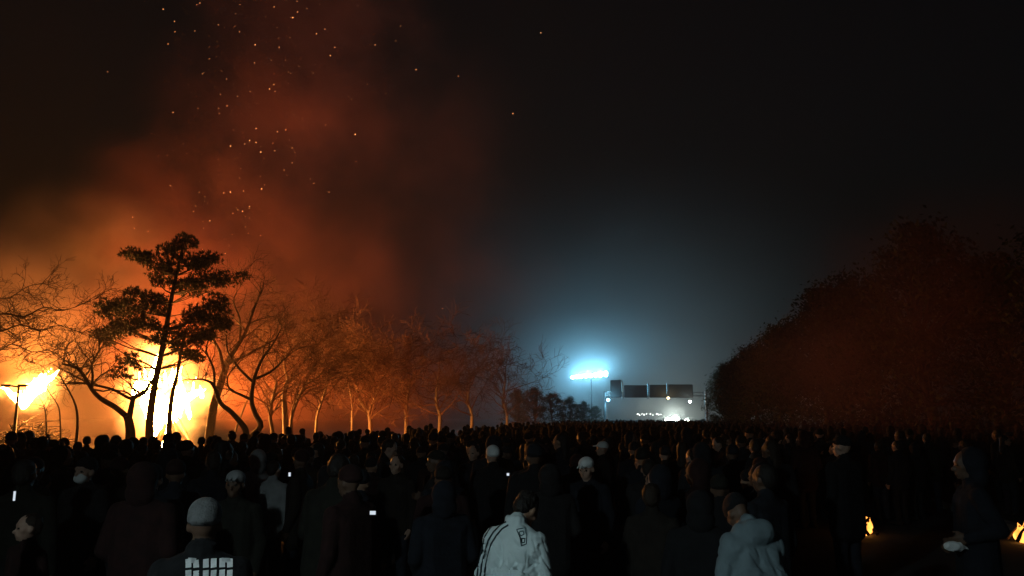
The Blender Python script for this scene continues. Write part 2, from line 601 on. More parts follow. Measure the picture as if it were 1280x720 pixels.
def px_line(pts, d, r0, r1, r_, jit=.25):
    """polyline given in picture directions at depth d, with its own wander in depth"""
    out, dy = [], 0.0
    for i, (x, y) in enumerate(pts):
        if i: dy += r_.uniform(-jit, jit)
        p = at(x, y, d + dy)
        out.append(p)
    n = len(out)
    # Catmull-like refinement
    fine = []
    for i in range(n - 1):
        a, b, c, e = out[max(i - 1, 0)], out[i], out[i + 1], out[min(i + 2, n - 1)]
        for t in (0, .33, .66):
            fine.append(.5 * ((2 * b) + (c - a) * t + (2 * a - 5 * b + 4 * c - e) * t * t + (3 * b - a - 3 * c + e) * t ** 3))
    fine.append(out[-1])
    m = len(fine)
    return fine, [r0 + (r1 - r0) * i / (m - 1) for i in range(m)]

def bare_tree(name, label, trunks, d, seed, bark, cat='tree', crown=2, limbL=2.4, group=None, kids=(4, 5, 4, 3), up=.5, minr=.008, per=3, frm=.45):
    """trunks: list of (picture polyline, r0, r1, sprouts?) at depth d; the first starts on the ground"""
    r_ = random.Random(seed)
    base = at(trunks[0][0][0][0], 540, d)
    base = Vector((base.x, d, 0))
    t = empty(name, base)
    tag(t, label, cat, group)
    tm, cm = MB(), MB()
    for k, (pl, r0, r1, spr) in enumerate(trunks):
        pts, rad = px_line(pl, d, r0, r1, r_)
        if k == 0 or spr == 'ground':
            pts[0] = Vector((pts[0].x, pts[0].y, -0.1))
        tm.tube(pts, rad, 8, cap=False)
        if not spr or spr == 'none': continue
        n = len(pts)
        for i in range(int(n * frm), n):
            reps = 3 if i == n - 1 else (per if r_.random() < .8 else 0)
            for q in range(reps if i == n - 1 else max(1, reps - 1)):
                ax = (pts[i] - pts[i - 1]).normalized()
                side = Vector((r_.gauss(0, 1), r_.gauss(0, .8), r_.gauss(.35, .6))).normalized()
                dr = ax * (.8 if i == n - 1 else .35) + side * .75 + Vector((0, 0, up * .5))
                sprout(cm, pts[i], dr, limbL * r_.uniform(.6, 1.15), max(rad[i] * .55, .02), crown, r_, kids=kids, minr=minr)
    build('trunk', tm, bark, t, True, base)
    if cm.f: build('crown', cm, M_twig_lit if bark is M_bark_lit else M_twig, t, False, base)
    return t

# the pine in front of the largest fire
def pine():
    d, r_ = 45.0, random.Random(4)
    base = at(188, 550, d); base = Vector((base.x, d, 0))
    t = empty('pine_tree', base)
    tag(t, 'tall pine with dark needle clumps silhouetted against the largest fire', 'tree')
    tm = MB()
    pts, rad = px_line([(187, 560), (187, 525), (194, 478), (204, 430), (213, 380), (220, 345), (228, 312)], d, .24, .06, r_, .1)
    pts[0].z = -.1
    tm.tube(pts, rad, 9, cap=False)
    clumps = [(164, 318, 12), (191, 327, 16), (177, 322, 10), (209, 313, 12), (231, 304, 13), (227, 327, 20), (262, 324, 14), (258, 349, 18), (284, 351, 15), (271, 378, 14),
              (240, 362, 17), (267, 395, 19), (246, 393, 15), (202, 344, 16), (169, 371, 14), (147, 387, 16), (173, 389, 19), (196, 380, 15), (138, 418, 15),
              (155, 411, 17), (182, 407, 15), (213, 416, 17), (235, 420, 17), (222, 436, 14), (244, 444, 13), (160, 451, 13), (149, 466, 9), (253, 419, 10), (276, 405, 10), (128, 392, 9)]
    nm, lm = MB(), MB()
    for cx, cy_, cr in list(clumps):                # smaller tufts fill in round the big clumps
        for q in range(2):
            clumps.append((cx + r_.uniform(-1.3, 1.3) * cr, cy_ + r_.uniform(-.6, .7) * cr, cr * r_.uniform(.45, .65)))
    for cx, cy_, cr in clumps:
        dy = r_.uniform(-1.6, 1.6)
        c = at(cx, cy_, d + dy)
        rr = cr * d / FPX
        # limb from the trunk, starting below the clump
        best = min(pts, key=lambda p: abs(p.z - (c.z - .35 * abs(c.x - p.x) - .2)))
        mid = best.lerp(c, .5) + Vector((r_.uniform(-.12, .12), r_.uniform(-.1, .1), -.12))
        wv = [best.lerp(mid, .5) + Vector((r_.uniform(-.08, .08), r_.uniform(-.08, .08), r_.uniform(-.05, .1)))]
        lm.tube([best] + wv + [mid, c], [.06, .05, .038, .018] if cr > 8 else [.03, .025, .02, .01], 5, cap=False)
        nt_ = int(112 * (cr / 15.0) ** 1.8)
        for k in range(nt_):
            while True:
                q = Vector((r_.uniform(-1, 1), r_.uniform(-1, 1), r_.uniform(-1, 1)))
                if q.length < 1: break
            tp = c + Vector((q.x * rr * 1.22, q.y * rr * 1.1, q.z * rr * .72 + .1 * rr * (1 - q.x * q.x)))
            if k % 6 == 0: lm.tube([c, tp], [.02, .008], 3, cap=False)
            ax = Vector((q.x, q.y, q.z * .6 + .5)).normalized()
            for s in range(11):
                v = (ax * .5 + Vector((r_.gauss(0, 1), r_.gauss(0, 1), r_.gauss(.2, 1))).normalized()).normalized()
                w = v.orthogonal().normalized() * .02
                L = r_.uniform(.13, .24)
                nm.add([tp - w, tp + w, tp + v * L], [(0, 1, 2)])
    build('trunk', tm, M_bark, t, True, base)
    build('branches', lm, M_bark, t, False, base)
    build('crown', nm, M_needle, t, False, base)
pine()
bare_tree('tree', 'slim dark trunk right beside the pine trunk before the fire', [([(211, 560), (212, 520), (216, 490), (222, 466), (226, 440), (232, 415)], .16, .07, True)], 45.6, 21, M_bark, crown=1, limbL=.9, frm=.75, per=1)
bare_tree('tree', 'twisted bare tree with long crooked limb, left of the pine',
          [([(163, 556), (163, 540), (161, 526), (158, 519)], .30, .2, None),
           ([(160, 522), (144, 509), (127, 499), (115, 487), (101, 464), (90, 458), (78, 455)], .17, .05, True),
           ([(161, 526), (165, 505), (168, 497), (180, 491), (188, 478)], .17, .07, True),
           ([(166, 499), (158, 496), (141, 487), (116, 481), (96, 479), (79, 480)], .10, .03, True),
           ([(114, 486), (116, 470), (115, 455), (124, 437), (121, 415)], .08, .03, True)], 43.5, 22, M_bark, crown=2, limbL=1.7, frm=.5, kids=(3, 4, 3))
bare_tree('sapling', 'curved thin bare sapling left of the twisted tree', [([(95, 556), (97, 524), (92, 500), (74, 468)], .09, .03, True)], 42.5, 23, M_bark, crown=1, limbL=.8, frm=.7, per=1)
bare_tree('sapling', 'short leaning bare sapling between the two fires', [([(76, 552), (75, 520), (72, 506), (61, 490)], .05, .02, True)], 44.0, 24, M_bark, crown=1, limbL=.6, frm=.7, per=1)
bare_tree('sapling', 'thin forked sapling right of the lamp post', [([(58, 552), (58, 535), (57, 518), (55, 508)], .06, .02, True)], 43.0, 25, M_bark, crown=1, limbL=.8, frm=.5, per=1)
bare_tree('tree', 'bare tree reaching in from left edge with drooping branches',
          [([(-95, 556), (-92, 500), (-80, 450), (-60, 420)], .3, .18, None), ([(-60, 420), (-25, 402), (5, 392), (30, 396), (55, 384), (80, 388), (118, 374)], .075, .012, True),
           ([(-70, 430), (-30, 410), (0, 414), (25, 406), (50, 413), (75, 407), (112, 421)], .065, .012, True), ([(-60, 420), (-35, 390), (-8, 374), (12, 372), (35, 358), (60, 353)], .055, .012, True),
           ([(-80, 450), (-35, 436), (-5, 440), (15, 430), (40, 440), (62, 438), (80, 450)], .05, .012, True)], 41.0, 26, M_bark, crown=2, limbL=1.1, frm=.25, up=-.35, kids=(3, 4, 4), per=3)
bare_tree('tree', 'thick leaning bare tree just right of the largest fire',
          [([(261, 560), (262, 545), (267, 508), (277, 476), (284, 452)], .33, .2, None), ([(284, 452), (294, 437), (307, 415), (318, 385), (327, 362)], .16, .04, True),
           ([(280, 465), (275, 440), (266, 420), (270, 395)], .12, .04, True), ([(284, 455), (300, 448), (330, 432), (352, 420)], .11, .03, True), ([(300, 425), (300, 400), (292, 378), (296, 365)], .08, .03, True)],
          50.0, 27, M_bark, crown=2, limbL=1.7, frm=.4, kids=(3, 4, 4, 3), per=2)
bare_tree('tree', 'zigzag dark trunk forking left beside the leaning tree',
          [([(308, 558), (308, 543), (304, 532), (289, 515), (276, 504), (269, 486), (264, 478)], .2, .09, None), ([(264, 478), (252, 474), (238, 475)], .08, .03, True), ([(268, 483), (267, 461), (258, 439), (262, 420)], .08, .03, True)],
          45.0, 28, M_bark, crown=2, limbL=1.2, frm=.4, kids=(3, 4, 3))
bare_tree('tree', 'crooked dark tree with kinked trunk, wide twiggy crown',
          [([(312, 558), (313, 547), (326, 533), (320, 519), (315, 505), (315, 490), (318, 472)], .19, .1, None), ([(318, 472), (327, 450), (340, 432), (352, 410)], .1, .03, True), ([(317, 478), (300, 462), (285, 440), (283, 420)], .09, .03, True),
           ([(315, 500), (302, 494), (287, 486), (285, 470), (300, 452)], .09, .03, True), ([(318, 474), (338, 465), (352, 452), (366, 440)], .08, .03, True)],
          46.0, 29, M_bark, crown=2, limbL=1.6, frm=.35, kids=(3, 4, 4), per=2)
PT = 'pale firelit trees'
bare_tree('tree', 'thin pale slanting trunk between two dark crooked trees', [([(293, 556), (295, 537), (302, 518), (309, 500), (318, 480)], .07, .04, True)], 50.0, 30, M_bark_lit, crown=2, limbL=1.6, frm=.7)
bare_tree('tree', 'short pale firelit trunk, first right of the dark crooked trees', [([(341, 556), (341, 540), (338, 522), (340, 502), (346, 478)], .15, .08, True)], 51.0, 31, M_bark_lit, crown=3, limbL=2.6, frm=.5, kids=(3, 5, 5, 3))
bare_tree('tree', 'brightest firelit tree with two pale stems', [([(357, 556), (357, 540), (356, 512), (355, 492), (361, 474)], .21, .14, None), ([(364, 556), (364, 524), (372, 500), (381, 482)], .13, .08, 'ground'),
           ([(361, 476), (355, 455), (362, 432)], .1, .04, True), ([(381, 482), (398, 470), (413, 463)], .07, .03, True), ([(362, 476), (378, 455), (392, 440)], .09, .03, True)], 51.5, 32, M_bark_lit, crown=3, limbL=2.6, frm=.3, kids=(3, 5, 5, 3))
bare_tree('tree', 'slender firelit tree with leaning stem and red crown', [([(395, 556), (396, 522), (404, 497), (412, 470)], .1, .06, True)], 54.0, 33, M_bark_lit, crown=3, limbL=3.0, frm=.4, kids=(3, 5, 5, 3))
bare_tree('tree', 'straight thin trunk in red smoke beyond the slender tree', [([(440, 552), (440, 530), (440, 505), (436, 480)], .1, .07, True)], 60.0, 34, M_bark_lit, crown=3, limbL=3.2, frm=.35, kids=(3, 5, 5, 3), minr=.013)
bare_tree('tree', 'forked firelit tree in red smoke with V-shaped stems', [([(463, 552), (463, 530), (460, 515), (449, 498), (445, 480)], .18, .08, True), ([(461, 517), (467, 500), (474, 482)], .11, .06, True)], 60.0, 35, M_bark_lit, crown=3, limbL=3.2, frm=.35, kids=(3, 5, 5, 3), minr=.013)
bare_tree('tree', 'dim trunk at the end of the firelit trees', [([(507, 550), (508, 525), (508, 508), (512, 480)], .16, .1, True)], 64.0, 36, M_bark_lit, crown=3, limbL=3.2, frm=.35, kids=(3, 5, 5, 3), minr=.014)
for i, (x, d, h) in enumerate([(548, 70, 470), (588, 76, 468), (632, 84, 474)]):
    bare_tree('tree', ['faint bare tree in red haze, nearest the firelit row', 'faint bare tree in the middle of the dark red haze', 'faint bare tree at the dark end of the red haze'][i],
              [([(x, 550), (x + 2, 520), (x - 3, 500), (x, h)], .17, .1, True)], float(d), 40 + i, M_bark_lit, crown=3, limbL=3.4, frm=.35, kids=(3, 5, 5, 3), minr=.016)

def leafy_mesh(name, seed, H, Rx, n_cl, per, low=.12):
    """dense evergreen crown of leaf-sized faces and its trunk; returns two meshes"""
    r_ = random.Random(seed)
    lm, tm = MB(), MB()
    pts, rad, _ = gnarl((0, 0, -.1), (0, 0, 1), H * .8, .24, 6, .05, r_)
    tm.tube(pts, rad, 7, cap=False)
    for k in range(n_cl):
        t = r_.random() ** .85
        z = H * (low + (1 - low) * t)
        prof = (1 - ((z / H - .42) / .62) ** 2)
        rr = Rx * max(.12, prof) * math.sqrt(r_.random())
        a = r_.uniform(0, 2 * math.pi)
        c = Vector((rr * math.cos(a), rr * math.sin(a), z))
        tm.tube([pts[min(int(t * 5) + 1, 6)], c], [.04, .012], 3, cap=False)
        cr = r_.uniform(.5, 1.0) * Rx * .28
        for q in range(per):
            v = Vector((r_.gauss(0, .5), r_.gauss(0, .5), r_.gauss(0, .38))) * cr
            p = c + v
            nrm = Vector((r_.gauss(0, 1), r_.gauss(0, 1), r_.gauss(.6, 1))).normalized()
            u = nrm.orthogonal().normalized()
            w = nrm.cross(u)
            s = r_.uniform(.07, .14)
            lm.add([p - u * s, p - w * s * .5, p + u * s, p + w * s * .5], [(0, 1, 2, 3)])
    a, b = tm.mesh(name + '_trunk', [M_bark], True), lm.mesh(name + '_crown', [M_leaf])
    return a, b
EV = [leafy_mesh('evergreen', 60 + i, 9.0, 3.2, 130, 70) for i in range(3)]
def evergreen(loc, sc, rz, k, label, group=None):
    t = empty('evergreen_tree', loc, rz)
    t.scale = sc
    tag(t, label, 'tree', group)
    link('trunk', EV[k % 3][0], t)
    link('crown', EV[k % 3][1], t)
    return t
gr = 'dark evergreens along the right side of the road'
rt = [(27, 13.0, .95), (34, 10.5, 1.05), (38, 14.5, 1.0), (43, 9.6, 1.0), (51, 10.0, 1.08), (57, 14.0, 1.2), (60, 9.4, .98), (69, 9.6, 1.02), (78, 9.0, .95), (88, 9.2, 1.0), (98, 9.0, .95), (109, 9.0, 1.0), (120, 9.4, 1.0), (24, 19.0, .95), (19, 16.0, .85)]
ORD = ['nearest', 'second nearest', 'third nearest', 'fourth nearest', 'fifth nearest', 'sixth nearest', 'seventh nearest', 'eighth nearest']
ORF = ['farthest', 'second farthest', 'third farthest', 'fourth farthest', 'fifth farthest', 'sixth farthest', 'seventh farthest']
rt.sort()
RTL = ['%s dark evergreen tree in the row right of the road' % (ORD[i] if i < 8 else ORF[14 - i]) for i in range(15)]
for i, (s, o_, k) in enumerate(rt):
    evergreen(road(s, o_, .15), (k, k, k), rnd.uniform(0, 6.28), i, RTL[i], gr)
gl = 'dark evergreens left of the gantry'
for i, (x, d, h) in enumerate([(668, 100, 486), (692, 104, 492), (712, 108, 497), (730, 112, 503), (744, 116, 508), (646, 96, 488)]):
    b = at(x, 530, d)
    k = (at(x, h, d).z) / 9.0
    evergreen((b.x, d, 0), (k * 1.1, k, k), rnd.uniform(0, 6.28), i, '%s dark evergreen tree left of the gantry, below the floodlights' % ['second nearest', 'third nearest', 'third farthest', 'second farthest', 'farthest', 'nearest'][i], gl)

# ------------------------------------------------------------------ gantry, floodlights, stage lamps
M_steel = surf('galvanised_steel', (0.30, 0.31, 0.32), (0.22, 0.23, 0.24), 2.0, 0.5, metal=.6)
M_sign = surf('sign_face', (0.055, 0.058, 0.06), (0.04, 0.042, 0.045), .8, 0.6)
M_dark = surf('black_metal', (0.03, 0.03, 0.032), (0.02, 0.02, 0.022), 3.0, 0.5)
COOL = (0.26, 0.72, 1.0)
WARMW = (0.90, 1.0, 0.90)
def lens(name, col, s): return emit(name, col, s)
M_cool = lens('cool_lens', COOL, 60.0)
M_white = lens('white_lens', WARMW, 60.0)
M_bulb = lens('small_bulb', (.95, 1.0, .95), 7.0)
M_amber = lens('amber_lens', (1.0, .8, .45), 8.0)

def point(parent, loc, W, col, rad=.2):
    L = bpy.data.lights.new('bulb_light', 'POINT')
    L.energy, L.color, L.shadow_soft_size = W, col, rad
    o = bpy.data.objects.new('bulb', L)
    COL.objects.link(o)
    o.parent = parent
    o.location = loc
    return o

DG = 118.0
gb = at(757, 530, DG); gb = Vector((gb.x, DG, 0))
gan = empty('sign_gantry', gb)
tag(gan, 'overhead sign gantry with four dark panels spanning the road', 'gantry')
zb = at(800, 491, DG).z
xr = at(882, 491, DG).x
yaw = 0.0
m = MB(); m.tube([(gb.x, DG, 0), (gb.x, DG, zb + .2)], .22, 10); build('post', m, M_steel, gan, base=gb)
m = MB(); m.tube([(xr, DG, 0), (xr, DG, zb + .2)], .22, 10); build('post', m, M_steel, gan, base=gb)
m = MB()
m.tube([(gb.x, DG, zb + .05), (xr, DG, zb + .05)], .09, 8)
m.tube([(gb.x, DG, zb - .45), (xr, DG, zb - .45)], .09, 8)
n = 14
for i in range(n):
    x0, x1 = gb.x + (xr - gb.x) * i / n, gb.x + (xr - gb.x) * (i + 1) / n
    m.tube([(x0, DG, zb - .45 if i % 2 else zb + .05), (x1, DG, zb + .05 if i % 2 else zb - .45)], .04, 5)
build('truss_beam', m, M_steel, gan, base=gb)
for (x0, x1, y0, y1) in [(763.3, 776.2, 475.5, 496.3), (780.4, 808.7, 482, 496.6), (812, 833, 481.4, 496.6), (835.6, 866, 481, 496.6)]:
    a, b = at(x0, y0, DG - .4), at(x1, y1, DG - .4)
    m = MB(); m.box(((a.x + b.x) / 2, DG - .4, (a.z + b.z) / 2), (b.x - a.x, .12, a.z - b.z))
    p = build('sign_panel', m, M_sign, gan, base=gb)
    f = MB()
    for q0, q1 in (((a.x, a.z), (b.x, a.z)), ((a.x, b.z), (b.x, b.z)), ((a.x, a.z), (a.x, b.z)), ((b.x, a.z), (b.x, b.z))):
        f.tube([(q0[0], DG - .43, q0[1]), (q1[0], DG - .43, q1[1])], .06, 4)
    build('panel_frame', f, M_dark, p, base=gb)
for x in (778.3, 810.3, 834.3):
    a, b = at(x, 479, DG), at(x, 499, DG)
    m = MB(); m.tube([(a.x, DG + .1, a.z), (b.x, DG + .1, b.z)], .11, 6)
    build('strut', m, M_steel, gan, base=gb)
a = at(776, 475, DG)
m = MB(); m.tube([at(778.6, 497, DG), at(778.4, 480, DG), at(777.3, 476.5, DG), at(774, 474.6, DG)], .1, 6)
build('lamp_arm', m, M_bark_lit, gan, base=gb)
for (x, y, mt, w, col) in [(760, 500, M_cool, 420, COOL), (835, 497.6, M_amber, 60, (1, .8, .45)), (862, 502, M_white, 80, WARMW)]:
    c = at(x, y, DG - .7)
    m = MB(); m.box(c, (.55, .3, .5)); h = build('lamp_housing', m, M_dark, gan, base=gb)
    m = MB(); m.ell(c + Vector((0, -.2, 0)), (.2, .12, .17)); build('lens', m, mt, h, True, base=gb)
    point(gan, c + Vector((0, -.8, 0)) - gb, w, col, .25)

# flood light bank on a mast left of the gantry
fb = at(740, 530, 126.0); fb = Vector((fb.x, 126, 0))
fl = empty('floodlight_mast', fb)
tag(fl, 'bright cyan-white floodlight bank on a mast left of the gantry', 'floodlight')
zf = at(740, 470, 126).z
m = MB(); m.tube([(fb.x, 126, 0), (fb.x, 126, zf)], [.14, .08], 10); build('mast', m, M_dark, fl, base=fb)
pA, pB = at(713, 473, 134), at(760, 468, 118)
m = MB(); m.tube([pA, pB], .1, 6); build('crossbar', m, M_steel, fl, base=fb)
for i in range(8):
    t = (i + .5) / 8
    c = pA.lerp(pB, t)
    s = .55 + .5 * t
    m = MB(); m.box(c + Vector((0, -.3, .1)), (.8, .35, s)); h = build('lamp_head', m, M_dark, fl, base=fb)
    m = MB(); m.ell(c + Vector((0, -.48, .1)), (.34, .08, s * .42), seg=12, rings=8); build('lens', m, M_cool, h, True, base=fb)
for t in (.2, .5, .8):
    c = pA.lerp(pB, t)
    point(fl, c + Vector((0, -1.0, .3)) - fb, 6500, COOL, .3)

# stage lamps on the ground far down the road
DS = 168.0
for i, (x, y, r, w) in enumerate([(835, 526, .7, 2300), (844, 525.5, 1.0, 3600), (858.5, 526.5, .5, 1300)]):
    c = at(x, y, DS)
    st = empty('stage_lamp', (c.x, DS, 0))
    tag(st, ['left lamp of the glaring white pair under the gantry', 'biggest glaring white lamp low under the gantry', 'small white lamp right of the glare under the gantry'][i], 'lamp', 'stage lamps under the gantry')
    bb = Vector((c.x, DS, 0))
    m = MB()
    for a in range(3): m.tube([(c.x, DS, c.z - .1), (c.x + .7 * math.cos(a * 2.1), DS + .7 * math.sin(a * 2.1), 0)], .04, 5)
    build('stand', m, M_dark, st, base=bb)
    m = MB(); m.ell(c + Vector((0, .25, 0)), (r, .4, r)); build('lamp_housing', m, M_dark, st, True, base=bb)
    m = MB(); m.ell(c + Vector((0, -.08, 0)), (r * .9, .16, r * .9)); build('lens', m, M_white, st, True, base=bb)
    point(st, c + Vector((0, -.9, .2)) - bb, w, WARMW, .3)
r_ = random.Random(8)
xs = [(797, 1.0), (799.5, .8), (802.5, .5), (805, .95), (808, .4), (813, .8), (816, .5), (821, .9), (823.5, .7), (826, .35)]
tr = at(811, 520, DS); trb = Vector((tr.x, DS, 0))
ts = empty('lamp_rail', trb)
tag(ts, 'row of small white lamps on a rail under the gantry', 'lamp rail')
m = MB()
zz = at(811, 519, DS).z
m.tube([(at(795, 519, DS).x, DS, zz), (at(828, 519, DS).x, DS, zz)], .06, 6)
for x in (795, 811, 828): m.tube([(at(x, 519, DS).x, DS, 0), (at(x, 519, DS).x, DS, zz)], .05, 6)
build('rail', m, M_dark, ts, base=trb)
for x, s in xs:
    c = at(x, 518 + r_.uniform(-.8, .8), DS - .3)
    m = MB(); m.ell(c, (.09 * s + .04, .08, .10 * s + .04), seg=8, rings=6); build('bulb', m, M_bulb, ts, True, base=trb)

air = [E(800, 440, 138, 380, 270, 46, .55), E(765, 458, 130, 260, 120, 28, 1.15), E(748, 464, 126, 80, 55, 14, 2.8)]
o = hull('haze_cloud', air, smoke_mat('stage_air', air, 0.020, (.84, .90, .95), 0.03, 14.0, (0.3, 0.7), .55, .7, .3), None, 1.2, 5.0)
o['kind'] = 'stuff'; tag(o, 'pale blue haze glowing above the floodlights', 'haze')
stg = [E(820, 512, 170, 85, 26, 12, 1.0), E(843, 522, 174, 24, 12, 4, 2.5)]
o = hull('stage_smoke', stg, smoke_mat('stage_smoke', stg, 0.034, (.86, .90, .90), 0.12, 5.0, (0.36, 0.64), .2, .5, .1), None, 1.2, 1.5)
o['kind'] = 'stuff'; tag(o, 'white stage smoke glowing under the gantry', 'smoke')

# ------------------------------------------------------------------ people
SKIN, TOP, LEG, SHOE, HAT = 0, 1, 2, 3, 4
def rotm(axis, a): return Matrix.Rotation(a, 3, axis)

def person_prims(p):
    """round cones (a, b, ra, rb, tag) and ellipsoids of a figure 1.75 m tall that faces +Y"""
    C, S = [], []
    st = p.get('stride', 0.0)
    for s in (-1, 1):
        x = .095 * s
        fy = st * s
        ank, knee, hip = Vector((x * 1.15, fy, .09)), Vector((x * 1.1, .03 + fy * .55, .5)), Vector((x * .95, 0, .92))
        C += [(ank + Vector((0, -.05, -.035)), ank + Vector((.02 * s, .15, -.05)), .052, .042, SHOE),
              (ank, knee, .062, .075, LEG), (knee, hip, .078, .108, LEG)]
    C += [(Vector((-.07, 0, .93)), Vector((.07, 0, .93)), .125, .125, LEG)]
    up = []
    bw = p.get('bulk', 1.0)
    hem = p.get('hem', .84)
    for x in (-.085, 0, .085):
        up.append((Vector((x, 0, hem)), Vector((x * 1.1, 0, 1.34)), .13 * bw, .118 * bw, TOP))
    up += [(Vector((-.12, -.005, 1.36)), Vector((.12, -.005, 1.36)), .105 * bw, .105 * bw, TOP),
           (Vector((-.06, -.02, 1.43)), Vector((.06, -.02, 1.43)), .075, .075, TOP),
           (Vector((-.165, 0, 1.40)), Vector((-.05, -.01, 1.47)), .068 * bw, .055, TOP), (Vector((.165, 0, 1.40)), Vector((.05, -.01, 1.47)), .068 * bw, .055, TOP),
           (Vector((0, -.012, 1.45)), Vector((0, -.005, 1.515)), .082, .072, TOP)]
    if p.get('collar'): up += [(Vector((.055 * math.cos(a_), .045 * math.sin(a_) - .02, 1.47)), Vector((.058 * math.cos(a_), .05 * math.sin(a_) - .02, 1.535)), .036, .026, TOP) for a_ in [i_ * .7 for i_ in range(9)]]
    if p.get('hoodlump'): up += [(Vector((-.05, -.09, 1.46)), Vector((.05, -.09, 1.46)), .085, .085, TOP), (Vector((-.11, -.04, 1.46)), Vector((-.04, .02, 1.50)), .07, .05, TOP), (Vector((.11, -.04, 1.46)), Vector((.04, .02, 1.50)), .07, .05, TOP)]
    if p.get('padded'): up += [(Vector((s_ * .17, -.01, 1.37)), Vector((s_ * .06, -.03, 1.42)), .10, .09, TOP) for s_ in (-1, 1)] + [(Vector((-.10, -.04, 1.15)), Vector((.10, -.04, 1.15)), .13, .13, TOP)]
    for s, key in ((-1, 'armL'), (1, 'armR')):
        sh = Vector((.192 * s, 0, 1.405))
        el, wr = p.get(key, (Vector((.255, -.03, 1.12)), Vector((.245, .07, .88))))
        el, wr = Vector((el[0] * s, el[1], el[2])), Vector((wr[0] * s, wr[1], wr[2]))
        up += [(sh, el, .07 * bw, .058 * bw, TOP), (el, wr, .058 * bw, .046, TOP)]
        f = (wr - el).normalized()
        inw = Vector((-s, 0, 0)); inw = (inw - f * inw.dot(f)).normalized()     # palm faces the body
        fwd = f.cross(inw) * s
        if fwd.y < 0 and abs(f.z) > .5: fwd = -fwd
        p0, p1 = wr + f * .02, wr + f * .085
        up += [(p0 + fwd * .015, p1 + fwd * .026, .026, .022, SKIN), (p0 - fwd * .015, p1 - fwd * .026, .026, .020, SKIN)]
        for k, L in enumerate((.068, .076, .070, .054)):
            b0 = p1 + fwd * (.032 - .0215 * k)
            b1 = b0 + f * L * .5 + inw * .010
            b2 = b1 + f * L * .36 + inw * .026
            up += [(b0, b1, .0105, .0095, SKIN), (b1, b2, .0095, .0080, SKIN)]
        t0 = p0 + fwd * .034 + f * .01
        t1 = t0 + fwd * .030 + f * .034 + inw * .012
        up += [(t0, t1, .014, .0115, SKIN), (t1, t1 + f * .032 + fwd * .006 + inw * .008, .0110, .0092, SKIN)]
    # head
    hd = [(Vector((0, -.005, 1.45)), Vector((0, .012, 1.58)), .058, .056, SKIN), (Vector((0, .098, 1.640)), Vector((0, .124, 1.612)), .010, .0155, SKIN),
          (Vector((-.036, .088, 1.672)), Vector((.036, .088, 1.672)), .016, .016, SKIN), (Vector((-.021, .100, 1.578)), Vector((.021, .100, 1.578)), .0100, .0100, SKIN),
          (Vector((-.05, .06, 1.625)), Vector((.05, .06, 1.625)), .024, .024, SKIN)]
    he = [(Vector((0, .008, 1.660)), (.076, .096, .102), SKIN), (Vector((0, .040, 1.592)), (.058, .066, .066), SKIN), (Vector((0, .082, 1.552)), (.024, .022, .020), SKIN),
          (Vector((-.079, .0, 1.632)), (.012, .024, .033), SKIN), (Vector((.079, .0, 1.632)), (.012, .024, .033), SKIN)]
    for s in (-1, 1): he.append((Vector((.032 * s, .092, 1.645)), (.015, .012, .008), SHOE))
    hat, hate = [], []
    hk = p.get('hat', 'hair')
    if hk == 'hair':
        hate = [(Vector((0, -.018, 1.682)), (.086, .098, .090)), (Vector((0, -.055, 1.635)), (.074, .055, .075))]
    elif hk == 'long':
        hate = [(Vector((0, -.018, 1.682)), (.088, .100, .092)), (Vector((0, -.06, 1.60)), (.085, .055, .12)), (Vector((0, -.085, 1.47)), (.085, .042, .12))]
    elif hk == 'beanie':
        hate = [(Vector((0, -.008, 1.700)), (.090, .108, .088)), (Vector((0, -.02, 1.672)), (.090, .103, .045))]
    elif hk == 'cap':
        hate = [(Vector((0, .0, 1.700)), (.088, .108, .078))]
        hat = [(Vector((-.045, .10, 1.70)), Vector((-.035, .165, 1.690)), .013, .010), (Vector((.045, .10, 1.70)), Vector((.035, .165, 1.690)), .013, .010), (Vector((0, .1, 1.705)), Vector((0, .18, 1.692)), .014, .011)]
    elif hk == 'hood':
        hate = [(Vector((0, -.035, 1.665)), (.112, .115, .125)), (Vector((0, -.05, 1.55)), (.115, .085, .11))]
    hy, hp = p.get('yaw', 0.0), p.get('nod', 0.0)
    M = rotm('Z', hy) @ rotm('X', -hp)
    piv = Vector((0, 0, 1.50))
    def hx(v): return piv + M @ (v - piv)
    for a, b, ra, rb, tg in hd:
        up.append((a if a.z < 1.5 else hx(a), hx(b), ra, rb, tg))
    ue = [(hx(c), r, M, tg) for c, r, tg in he]
    hat = [(hx(a), hx(b), ra, rb) for a, b, ra, rb in hat]
    hate = [(hx(c), r, M) for c, r in hate]
    # lean of the whole upper body about the hips
    ln, sd = p.get('lean', 0.0), p.get('side', 0.0)
    B = rotm('Y', sd) @ rotm('X', -ln)
    pv = Vector((0, 0, .95))
    def bx(v): return pv + B @ (v - pv)
    C += [(bx(a), bx(b), ra, rb, tg) for a, b, ra, rb, tg in up]
    S += [(bx(c), r, B @ m_, tg) for c, r, m_, tg in ue]
    hat = [(bx(a), bx(b), ra, rb) for a, b, ra, rb in hat]
    hate = [(bx(c), r, B @ m_) for c, r, m_ in hate]
    return C, S, hat, hate

def sd_tags(co, C, S):
    best = np.full(len(co), 1e9); tg = np.zeros(len(co), int)
    for a, b, ra, rb, t in C:
        a_, b_ = np.array(a), np.array(b)
        ab = b_ - a_
        h = np.clip(((co - a_) @ ab) / max(ab @ ab, 1e-9), 0, 1)
        d = np.linalg.norm(co - a_ - h[:, None] * ab, axis=1) - (ra + (rb - ra) * h)
        k = d < best; best[k] = d[k]; tg[k] = t
    for c, r, M, t in S:
        q = (co - np.array(c)) @ np.array(M)
        d = (np.linalg.norm(q / np.array(r), axis=1) - 1) * min(r)
        k = d < best; best[k] = d[k]; tg[k] = t
    return tg

